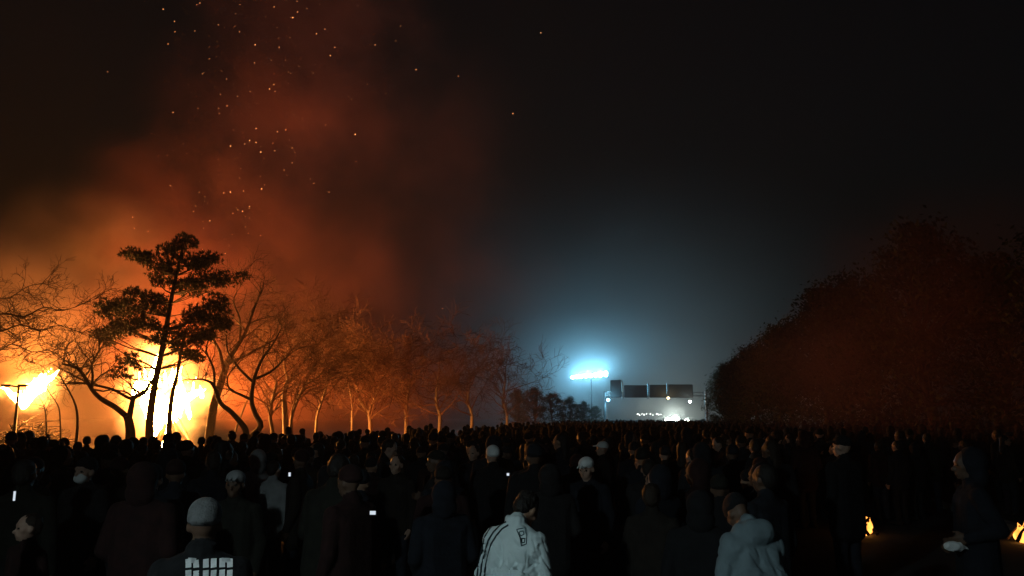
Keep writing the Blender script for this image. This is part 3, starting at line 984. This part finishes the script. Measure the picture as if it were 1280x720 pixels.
def make_person(name, p, voxel=.0125, ratio=.3, folds=0.0, seed=0):
    C, S, hat, hate = person_prims(p)
    m = MB()
    for a, b, ra, rb, t in C: m.cone(a, b, ra, rb, 12, 3)
    for c, r, M, t in S: m.ell(c, r, M)
    me = remeshed(m, voxel, 3, None if folds else ratio, name)
    n = len(me.vertices)
    if folds:
        co = np.empty(n * 3); me.vertices.foreach_get('co', co); co = co.reshape(-1, 3)
        no = np.empty(n * 3); me.vertices.foreach_get('normal', no); no = no.reshape(-1, 3)
        tg = sd_tags(co, C, S)
        for i in range(n):
            if tg[i] != TOP: continue
            x, y, z = co[i]
            v = Vector((x * 7 + z * 6 + seed, y * 7, z * 2.6 - x * 6))
            a, b_ = mnoise.noise(v), mnoise.noise(v * 2.1 + Vector((7, 3, 1)))
            w = max(0.0, 1 - abs(a) * 4.5) ** 1.5 + .45 * max(0.0, 1 - abs(b_) * 4) ** 1.5      # narrow valleys
            f = (-w * .8 + .55 * mnoise.noise(v * .45)) * folds * min(1.0, max(0.15, (1.50 - z) / .25))
            co[i] += no[i] * f
        me.vertices.foreach_set('co', co.ravel())
    k = len(me.polygons)
    ce = np.empty(k * 3); me.polygons.foreach_get('center', ce)
    me.polygons.foreach_set('material_index', sd_tags(ce.reshape(-1, 3), C, S).tolist())
    me.polygons.foreach_set('use_smooth', [True] * k)
    for _ in range(4): me.materials.append(None)
    me.name = name
    m = MB()
    for a, b, ra, rb in hat: m.cone(a, b, ra, rb, 10, 3)
    for c, r, M in hate: m.ell(c, r, M)
    hm = remeshed(m, voxel, 3, None if folds else .35, name + '_hat')
    if p.get('hat', 'hair') in ('hair', 'long'):
        for v in hm.vertices:
            n_ = mnoise.noise_vector(Vector((v.co.x * 55, v.co.y * 55, v.co.z * 22 + seed)))
            v.co += n_ * .009
    hm.polygons.foreach_set('use_smooth', [True] * len(hm.polygons))
    hm.materials.append(None)
    return me, hm

def cloth(name, c, k=.6): return surf(name, c, tuple(x * k for x in c), 14.0, .92, .35, 30)
DARKS = [cloth('black_cloth', (.008, .008, .009)), cloth('navy_cloth', (.008, .010, .015)), cloth('charcoal_cloth', (.014, .013, .013)), cloth('brown_cloth', (.015, .011, .008)),
         cloth('dark_red_cloth', (.022, .007, .006)), cloth('olive_cloth', (.012, .012, .008)), cloth('slate_cloth', (.012, .014, .018))]
JEANS = [cloth('dark_jeans', (.016, .019, .028)), cloth('black_trousers', (.011, .011, .012))]
M_shoe = surf('shoe_leather', (.012, .011, .010), rough=.6)
M_pshoe = surf('pale_shoe', (.35, .34, .33), rough=.7)
SKINS = [surf('skin_fair', (.40, .25, .18), (.36, .21, .15), 20, .55), surf('skin_tan', (.28, .16, .10), (.25, .14, .09), 20, .55), surf('skin_dark', (.11, .06, .04), (.09, .05, .03), 20, .55)]
HAIRS = [surf('black_hair', (.010, .008, .007), (.018, .014, .011), 60, .6, .5, 120), surf('brown_hair', (.03, .018, .011), (.018, .011, .007), 60, .6, .5, 120)]
M_whitecloth = surf('white_cloth', (.72, .72, .70), (.62, .62, .61), 8, .9, .3, 25)
M_paleblue = surf('pale_jacket', (.60, .68, .68), (.54, .62, .63), 5, .8, .25, 18)
M_greycloth = surf('grey_cloth', (.30, .30, .30), (.22, .22, .22), 8, .9, .3, 25)
M_screen = emit('phone_screen', (.8, .9, 1.0), .8)

V = Vector
POSES = [
    dict(hat='hair'),
    dict(hat='beanie', bulk=1.08, hem=.80, nod=.1),
    dict(hat='hood', bulk=1.1, hem=.78, armL=(V((.26, -.05, 1.13)), V((.17, .13, .98))), armR=(V((.26, -.05, 1.13)), V((.17, .13, .98)))),
    dict(hat='cap', yaw=.5, armR=(V((.27, .02, 1.13)), V((.2, .2, 1.2)))),
    dict(hat='long', hem=.82, yaw=-.4, bulk=.93),
    dict(hat='hair', armR=(V((.30, .10, 1.30)), V((.24, .22, 1.56))), nod=-.1),        # holding a phone up
    dict(hat='beanie', yaw=-.7, stride=.12, bulk=1.12, hem=.74),
    dict(hat='hair', bulk=1.05, lean=.12, nod=.25, armL=(V((.25, .02, 1.12)), V((.1, .2, 1.05))), armR=(V((.25, .02, 1.12)), V((.1, .2, 1.05)))),
    dict(hat='hood', yaw=.3, stride=-.1, hem=.7, bulk=1.15),
    dict(hat='long', yaw=.8, armL=(V((.28, .08, 1.25)), V((.2, .2, 1.5)))),
]
PM = [make_person('person_%s' % chr(97 + i), p) for i, p in enumerate(POSES)]
HATN = {'hair': 'hair', 'long': 'hair', 'beanie': 'knitted_hat', 'cap': 'cap', 'hood': 'hood'}

def slot(o, i, m):
    o.material_slots[i].link = 'OBJECT'
    o.material_slots[i].material = m

def person(meshes, hatname, loc, rz, sc, skin, top, leg, shoe, hatm, label, group=None):
    o = link('person', meshes[0])
    o.location, o.rotation_euler, o.scale = loc, (0, 0, rz), sc
    for i, m_ in enumerate((skin, top, leg, shoe)): slot(o, i, m_)
    h = link(hatname, meshes[1], o)
    slot(h, 0, hatm)
    tag(o, label, 'person', group)
    return o

def ground_z(x, y):
    o_ = V((x, y, 0)).dot(NX)
    if o_ > RW[1] + .3:
        s_ = V((x, y, 0)).dot(AX)
        j = (o_ - RW[1] - .16) / .8
        return 0.10 + 0.22 * min(1, j / 6.0) + 0.07 * mnoise.noise(V((s_ * .3, o_ * .4, 3))) - .01
    return 0.004 if RW[0] < o_ < RW[1] else 0.0

taken = []          # ground spots already used (x, y, r)
def free(x, y, r):
    return all((x - a) ** 2 + (y - b) ** 2 > (r + c) ** 2 for a, b, c in taken)
def put(px, d, dr=.3):
    x = (px - 640) / FPX * d * .985
    taken.append((x, d, dr))
    return V((x, d, ground_z(x, d)))

# ---- the figures one can tell apart
WH = 1.75
def hero(pose, px, d, rz, height, top, label, hatm=None, skin=None, leg=None, voxel=.011, folds=0.0, shoe=None, name_='hero', ratio=.5):
    mm = make_person('person_' + name_, pose, voxel, ratio, folds)
    k = height / WH
    return person(mm, HATN[pose.get('hat', 'hair')], put(px, d), rz, (k, k, k), skin or SKINS[0], top, leg or JEANS[0], shoe or M_shoe, hatm or HAIRS[0], label)

jk = hero(dict(hat='hair', collar=1, padded=1, bulk=1.0, hem=.82, nod=.7, lean=.16, side=.02, armL=(V((.285, .03, 1.14)), V((.15, .24, 1.02))), armR=(V((.27, .05, 1.14)), V((.14, .27, 1.05)))),
          636, 5.45, R(-34), 1.69, M_paleblue, 'man in pale blue-white track jacket with dark shoulder stripes, seen from behind', folds=.046, voxel=.0085, skin=SKINS[1], name_='jacket')
jk.scale.x *= .93
lt = hero(dict(hat='beanie', collar=1, padded=1, bulk=1.06, hem=.8, nod=.1), 262, 4.3, R(10), 1.70, DARKS[0], 'man in pale knitted hat and black top with white block letters', hatm=surf('dim_grey_knit', (.15, .15, .15), (.11, .11, .11), 30, .95, .6, 90), skin=SKINS[2], folds=.012, name_='letters')
hd = hero(dict(hat='beanie', hoodlump=1, padded=1, bulk=1.04, hem=.8, nod=.8, lean=.22, armL=(V((.28, .05, 1.14)), V((.12, .24, 1.05))), armR=(V((.27, .05, 1.14)), V((.14, .27, 1.05)))),
          943, 5.2, R(16), 1.71, surf('grey_blue_coat', (.17, .22, .24), (.12, .155, .17), 5, .85, .25, 18), 'hunched person in pale grey-blue coat at the front, lower right', hatm=DARKS[0], skin=SKINS[2], folds=.015, name_='coat')
hd.scale.x *= .84
tl = hero(dict(hat='cap', bulk=1.12, hem=.72, yaw=.35, armL=(V((.24, -.02, 1.12)), V((.14, .14, .96))), armR=(V((.24, -.02, 1.12)), V((.14, .14, .96)))),
          1052, 10.2, R(28), 1.90, DARKS[0], 'tall black silhouette of a person standing before the small ground fire', hatm=DARKS[0], name_='tall')
pf = hero(dict(hat='hood', bulk=1.1, hem=.74, nod=.05, armL=(V((.27, -.10, 1.17)), V((.21, .10, 1.10))), armR=(V((.26, -.06, 1.12)), V((.2, .1, 1.02)))),
          1208, 7.0, R(75), 1.86, DARKS[1], 'hooded person in profile at right holding a pale bag', hatm=DARKS[1], skin=SKINS[2], name_='profile')
mk = hero(dict(hat='beanie', bulk=1.08, hem=.78), 112, 7.9, R(165), 1.74, DARKS[2], 'person facing the camera with white face mask in the left crowd', hatm=DARKS[0], name_='masked')
fc = hero(dict(hat='hair', bulk=1.0, yaw=-.3), 48, 6.2, R(150), 1.42, DARKS[4], 'person in dark red top with orange-lit face at lower left', hatm=HAIRS[1], name_='face')
wc = hero(dict(hat='beanie', bulk=1.08, yaw=.4), 616, 10.6, R(0), 1.76, DARKS[0], 'person wearing a white knitted hat in the middle of the crowd', hatm=M_whitecloth, name_='white_hat')
w2 = hero(dict(hat='cap', bulk=1.05, nod=.2), 734, 9.0, R(150), 1.70, DARKS[1], 'person in white cap right of the track jacket man', hatm=M_whitecloth, name_='white_cap')
w3 = hero(dict(hat='cap', bulk=1.05), 753, 14.0, R(100), 1.72, DARKS[0], 'small figure in pale cap farther back, right of centre', hatm=M_whitecloth, name_='far_cap')
w4 = hero(dict(hat='hood', bulk=1.08), 322, 10.8, R(60), 1.70, M_greycloth, 'person in pale grey hooded coat in the left crowd', hatm=M_greycloth, name_='grey_hood')
w5 = hero(dict(hat='hair', bulk=1.0, lean=.1), 341, 10.2, R(-20), 1.60, M_greycloth, 'shorter person in grey coat beside the pale hooded one', name_='grey_short')
w6 = hero(dict(hat='cap', bulk=1.05), 298, 7.3, R(180), 1.66, DARKS[5], 'person facing the camera in dark cap with pale peak', hatm=M_greycloth, skin=SKINS[2], name_='peak')
w7 = hero(dict(hat='long', bulk=.95), 497, 10.0, R(160), 1.68, DARKS[3], 'long-haired person turned to the camera left of centre', hatm=HAIRS[1], name_='turned')
# face mask
fm = MB()
fm.ell((0, .062, 1.585), (.066, .062, .055))
mo = link('face_mask', fm.mesh('face_mask', [M_whitecloth], True), mk)

bpy.context.view_layer.update()
def bvh_of(o):
    me = o.data
    M = o.matrix_world
    return BVHTree.FromPolygons([M @ v.co for v in me.vertices], [tuple(p.vertices) for p in me.polygons])
CAMP = V((0, 0, CAM_Z))
def ribbon(name, o, bv, pts, w, mat, off=.004):
    """strip sewn on the cloth of figure o: points found on its surface, w metres wide"""
    hits = []
    for i, (x, y) in enumerate(pts):
        d = (at(x, y, 5) - CAMP).normalized()
        h = bv.ray_cast(CAMP, d)
        if h[0] is not None: hits.append((h[0], h[1]))
    if len(hits) < 2: return None
    m = MB(); vs, fs = [], []
    for i, (p, n) in enumerate(hits):
        t = (hits[min(i + 1, len(hits) - 1)][0] - hits[max(i - 1, 0)][0]).normalized()
        b = n.cross(t).normalized() * (w / 2)
        for q in (p + b + n * off, p - b + n * off, p - b + n * (off - .012), p + b + n * (off - .012)):
            vs.append(o.matrix_world.inverted() @ q)
        if i:
            k, j = (i - 1) * 4, i * 4
            fs += [(k, j, j + 1, k + 1), (k + 1, j + 1, j + 2, k + 2), (k + 3, k, j + 0, j + 3)]
    m.add(vs, fs)
    return link(name, m.mesh(name, [mat], True), o)
def poly(pts, n=5):
    out = []
    for i in range(len(pts) - 1):
        for k in range(n):
            t = k / n
            out.append((pts[i][0] + (pts[i + 1][0] - pts[i][0]) * t, pts[i][1] + (pts[i + 1][1] - pts[i][1]) * t))
    return out + [pts[-1]]

M_stripe = cloth('stripe_cloth', (.035, .05, .055))
M_crest = cloth('crest_cloth', (.10, .14, .15))
M_print = surf('white_print', (.62, .62, .62), (.5, .5, .5), 30, .8)
bj = bvh_of(jk)
for pl in ([(630, 648), (622, 653), (613, 660), (606, 671), (602, 688), (598, 704), (596, 724)], [(633, 652), (625, 657), (617, 665), (610, 676), (606, 691), (602, 706), (600, 724)], [(636, 656), (628, 661), (621, 669), (614, 680), (610, 694), (607, 708), (605, 724)]):
    ribbon('sleeve_stripe', jk, bj, poly(pl, 8), .011, M_stripe)
# crest on the back: frame and two curls
cr = [[(646, 662), (656, 660), (658, 669), (658, 680), (652, 682), (650, 672), (646, 662)], [(649, 665), (654, 664), (655, 668), (651, 670), (649, 665)], [(652, 673), (656, 673), (656, 678), (652, 678), (652, 673)]]
for c_ in cr: ribbon('crest', jk, bj, poly(c_, 4), .006, M_crest)
# block letters on the dark top, cut by a gap
bl = bvh_of(lt)
def stroke(a, b, w): ribbon('letter', lt, bl, poly([a, b], 4), w, M_print, .006)
for x0, kind in ((233, 'D'), (255, 'U'), (275, 'O')):
    for y0, y1 in ((699, 709.5), (712.5, 724)):
        stroke((x0 + 2.6, y0), (x0 + 2.6, y1), .027)
        stroke((x0 + 12.2, y0 + (.8 if kind == 'D' else 0)), (x0 + 12.2, y1), .027)
    if kind != 'U': stroke((x0 + 2, 700.5), (x0 + 12.5, 700.8), .024)

# pale bag in the hooded person's hand
def bag(c):
    r_ = random.Random(3)
    m = MB(); m.ell(c, (.085, .05, .042)); m.ell(c + V((.05, .0, -.01)), (.05, .035, .03)); m.cone(c + V((.06, 0, 0)), c + V((.13, .0, -.03)), .022, .006)
    me = remeshed(m, .008, 2, None, 'bag')
    for v in me.vertices:
        v.co += V(mnoise.noise_vector(v.co * 28)) * .010
        v.co -= V(c)
    me.materials.append(M_whitecloth)
    o = link('bag', me); o.location = c
    tag(o, 'small pale crumpled bag held by the hooded person at right', 'bag')
bpy.context.view_layer.update()
bag(pf.matrix_world @ V((-.20, .215, 1.035)))

# ---- small fires at right and the torch by the track jacket man
M_small = flame_mat('small_flame', 3.2, (1.0, 0.25, 0.03), (1.0, 0.40, 0.07), 6.0)
def ground_fire(px, py, d, hpx, label, seed, W):
    k = d / FPX
    b = at(px, py, d); zg = ground_z(b.x, d)
    b = V((b.x, d, zg))
    t = empty('ground_fire', b); tag(t, label, 'fire', 'small ground fires')
    logs(t, 7, .03, .34, seed, .26, [M_wood, M_wood2])
    top = at(px, py, d).z - zg
    r_ = random.Random(seed)
    parts = [(b + V((0, 0, .08)), b + V((0, 0, top)), .10, hpx * k * .28)]
    for i in range(4):
        o_ = V((r_.uniform(-.12, .12), r_.uniform(-.1, .1), 0))
        parts.append((b + o_ + V((0, 0, .1)), b + o_ * 1.3 + V((0, 0, top + hpx * k * r_.uniform(.4, .9))), .09, .02))
    flame_mesh('flame', parts, .035, .05, 6.0, b, M_small, t)
ground_fire(1079, 652, 15.3, 12, 'small orange ground fire beside the tall silhouette', 2, 300)
ground_fire(1279, 664, 14.4, 18, 'small orange ground fire cut by the right edge', 4, 300)

# ---- the crowd
cr_ = random.Random(77)
GR_B, GR_T, GR_F = 'onlookers seen from behind', 'onlookers turned sideways', 'onlookers facing the camera'
spots = []
def allowed(x, y):
    px = 640 + x / y * FPX * .98
    if px < -40 or px > 1330: return False
    o_ = x * NX.x + y * NX.y
    if px > 955 and y < 16: return False
    if px > 1000 and y < 30 and cr_.random() < .6: return False
    if y < 6.0 and not (px < 560 and y > 5.2): return False
    if abs(px - 643) < 60 and y < 7.6: return False
    if abs(px - 262) < 45 and y < 6.2: return False
    if o_ > 12: return False
    lim = np.interp(px, [0, 200, 330, 500, 600, 680, 740], [19, 19, 24, 31, 42, 60, 60])
    if y > lim: return False
    return True
# sight lines to the figures one can tell apart stay open
def blocks(x, y):
    for (a, b, c) in hero_spots:
        if y < b and y > b * .25:
            xs = a * y / b
            if abs(x - xs) < (.42 if b < 8 else .34): return True
    return False
hero_spots = list(taken)
tries = 0
while len(spots) < 820 and tries < 60000:
    tries += 1
    y = 5.2 + 37 * cr_.random() ** .8
    x = cr_.uniform(-.70, .68) * y
    if not allowed(x, y): continue
    if blocks(x, y): continue
    if not free(x, y, .27 if y < 14 else .31): continue
    taken.append((x, y, .27 if y < 14 else .31))
    spots.append((x, y))
spots.sort(key=lambda p: p[1])
near, rest = spots[:285], spots[285:]
LB = ['seen from behind', 'turned sideways', 'facing the camera']
def crowd_label(k, top, li, x, y):
    px = 640 + x / y * FPX * .98
    hw = {'hair': 'short hair', 'long': 'long hair', 'beanie': 'knitted hat', 'cap': 'peaked cap', 'hood': 'raised hood'}[POSES[k]['hat']]
    reg = 'far left' if px < 110 else 'left' if px < 240 else 'below the fire' if px < 330 else 'left of centre' if px < 520 else 'at centre' if px < 700 else 'right of centre' if px < 860 else 'far right'
    dep = 'front rows' if y < 8.5 else 'middle rows' if y < 13 else 'back rows'
    return 'onlooker in %s with %s %s, %s, %s' % (top.name.replace('_cloth', '').replace('_', ' '), hw, LB[li], dep, reg)
for i, (x, y) in enumerate(near):
    q = cr_.random()
    k = cr_.choices(range(10), [3, 3, 3, 2, 1.5, 1, 2, 2, 2, 1])[0]
    if y < 9.5:
        k, q = cr_.choice((0, 1, 1, 2, 2, 7)), 0
    if q < .86: rz, li = cr_.gauss(R(10), .35), 0
    elif q < .97: rz, li = cr_.choice((-1, 1)) * cr_.uniform(1.2, 1.9), 1
    elif y > 9: rz, li = math.pi + cr_.gauss(0, .4), 2
    else: rz, li = cr_.gauss(R(10), .35), 0
    h = cr_.gauss(1.70, .09) / WH
    hatm = cr_.choice(HAIRS) if HATN[POSES[k]['hat']] == 'hair' else cr_.choice(DARKS)
    top = cr_.choice(DARKS)
    if HATN[POSES[k]['hat']] == 'hood': hatm = top
    person(PM[k], HATN[POSES[k]['hat']], (x, y, ground_z(x, y)), rz, (h * cr_.uniform(.96, 1.06), h, h), cr_.choices(SKINS, [1, 3, 4])[0], top, cr_.choice(JEANS),
           M_shoe, hatm, crowd_label(k, top, li, x, y), (GR_B, GR_T, GR_F)[li])

# phones held up or glowing in the crowd
def phone(px, py, d, w, h, label, tilt=0.0):
    c = at(px, py, d)
    e_ = empty('phone', c, tilt); tag(e_, label, 'phone', 'lit phones in the crowd')
    m = MB(); m.box((0, .006, 0), (w, .009, h)); build('case', m, M_dark, e_)
    m = MB(); m.box((0, -.0005, 0), (w * .9, .002, h * .93)); build('screen', m, M_screen, e_)
for (px, py, d, w, h, lb) in [(18, 620, 6.2, .018, .075, 'lit phone edge at far left of the crowd'), (466, 641, 6.4, .05, .03, 'lit phone held low left of the track jacket man'),
                              (362, 593, 10, .03, .05, 'lit phone beside the shorter grey-coated person'), (670, 558, 17, .05, .09, 'lit phone above the crowd at centre'),
                              (784, 560, 17, .03, .10, 'lit phone in the crowd right of the pale cap'), (351, 565, 17, .07, .10, 'lit phone above the pale hooded person'),
                              (635, 593, 9, .03, .03, 'tiny lit phone just above the track jacket man')]:
    phone(px, py, d, w, h, lb)

# the rest of the crowd, and the far crowd down the road: one mass
def lowpoly(k):
    m = MB()
    C, S, hat, hate = person_prims(POSES[k])
    for a, b, ra, rb, t in C:
        if ra > .03 or rb > .03: m.cone(a, b, ra, rb, 6, 2)
    for c, r, M, t in S[:2]: m.ell(c, r, M, 7, 5)
    for c, r, M in hate: m.ell(c, r, M, 7, 5)
    return np.array(m.v), m.f
LP = [lowpoly(k) for k in (0, 1, 2, 4, 6, 8)]
far = list(rest)
for i in range(900):
    s_ = 40 + 105 * cr_.random()
    o_ = cr_.uniform(-11, 8)
    p = road(s_, o_)
    if p.y > np.interp(640 + p.x / p.y * FPX * .98, [0, 500, 600, 680, 735], [20, 31, 42, 75, 160]): continue
    far.append((p.x, p.y))
mb = MB()
for i, (x, y) in enumerate(far):
    vs_, fs_ = LP[i % 6]
    h = cr_.gauss(1.70, .08) / WH
    a = cr_.gauss(0, .6)
    ca, sa = math.cos(a) * h, math.sin(a) * h
    z = ground_z(x, y)
    P = np.stack([vs_[:, 0] * ca - vs_[:, 1] * sa + x, vs_[:, 0] * sa + vs_[:, 1] * ca + y, vs_[:, 2] * h + z], 1)
    o_ = len(mb.v)
    mb.v.extend(map(tuple, P)); mb.f.extend([tuple(j + o_ for j in f) for f in fs_]); mb.mi.extend([i % 4] * len(fs_))
me = mb.mesh('crowd', [DARKS[0], DARKS[2], DARKS[1], DARKS[3]], True)
o = link('crowd', me); o['kind'] = 'stuff'; tag(o, 'far crowd packed across the road down to the gantry', 'crowd')

# ------------------------------------------------------------------ lamp posts
def lamp_post(loc, H, arm, label, lit, W=0, col=(1, 1, 1)):
    t = empty('lamp_post', loc); tag(t, label, 'lamp post')
    m = MB(); m.tube([(0, 0, 0), (0, 0, H)], [.11, .06], 9); build('pole', m, M_dark, t)
    m = MB(); m.tube([(0, 0, 0), (0, 0, .5)], [.17, .15], 9); build('base', m, M_dark, t)
    a, b = V((arm[0], arm[1], H + .05)), V((arm[2], arm[3], H + .05))
    m = MB(); m.tube([a, (0, 0, H - .02), b], .045, 6); build('arm', m, M_dark, t)
    for e in (a, b):
        if e.xy.length < .1: continue
        m = MB(); m.box(e + V((0, 0, .0)), (.5, .26, .12)); h = build('lamp_head', m, M_dark, t)
        m = MB(); m.box(e + V((0, 0, -.07)), (.4, .2, .03)); build('lens', m, lens('street_lens', col, 8.0) if lit else M_steel, h)
        if lit:
            L = bpy.data.lights.new('street_light', 'SPOT')
            L.energy, L.color, L.shadow_soft_size, L.spot_size, L.spot_blend = W, col, .12, R(104), 1.0
            lo = bpy.data.objects.new('bulb', L); COL.objects.link(lo); lo.parent = t
            lo.location = e + V((0, 0, -.12))
            lo.rotation_euler = V((4.2, 4.6, -4.1)).to_track_quat('-Z', 'Y').to_euler()
dl = 44.0
pl_ = at(18, 540, dl)
lamp_post((pl_.x, dl, 0), at(18, 483, dl).z, (-.65, 0, .25, 0), 'unlit T-shaped lamp post before the smaller fire', False)
lamp_post((-4.9, -1.4, 0), 4.4, (0, 0, .9, .3), 'lit street lamp behind the camera', True, 950, (.72, .96, 1.0))

# ------------------------------------------------------------------ sparks
M_spark = emit('spark', (1.0, .34, .09), 7.0)
sr = random.Random(5)
mb = MB()
def spark(p, s):
    q = V((sr.gauss(0, 1), sr.gauss(0, 1), sr.gauss(0, 1))).normalized() * s * .7
    vs_ = [p + V((s, 0, 0)), p - V((s, 0, 0)), p + V((0, s, 0)), p - V((0, s, 0)), p + V((0, 0, s)) + q, p - V((0, 0, s)) - q]
    mb.add(vs_, [(0, 2, 4), (2, 1, 4), (1, 3, 4), (3, 0, 4), (2, 0, 5), (1, 2, 5), (3, 1, 5), (0, 3, 5)])
for i in range(190):
    t = sr.random()
    y = 330 - 330 * t ** .9
    x = 270 + 60 * t + sr.gauss(20 * t, 45 + 55 * t)
    spark(at(x, y, 52 + sr.uniform(-5, 6)), sr.choice((.007, .008, .010, .012, .014, .019)))
for (x, y) in [(553, 386), (372, 15), (366, 22), (349, 59), (320, 178), (306, 180), (326, 190), (444, 168), (445, 202), (327, 236), (288, 240), (520, 87), (676, 41), (573, 95), (641, 142)]:
    spark(at(x, y, 50), .022)
o = build('sparks', mb, M_spark); o['kind'] = 'stuff'; tag(o, 'glowing sparks drifting up in the smoke', 'sparks')
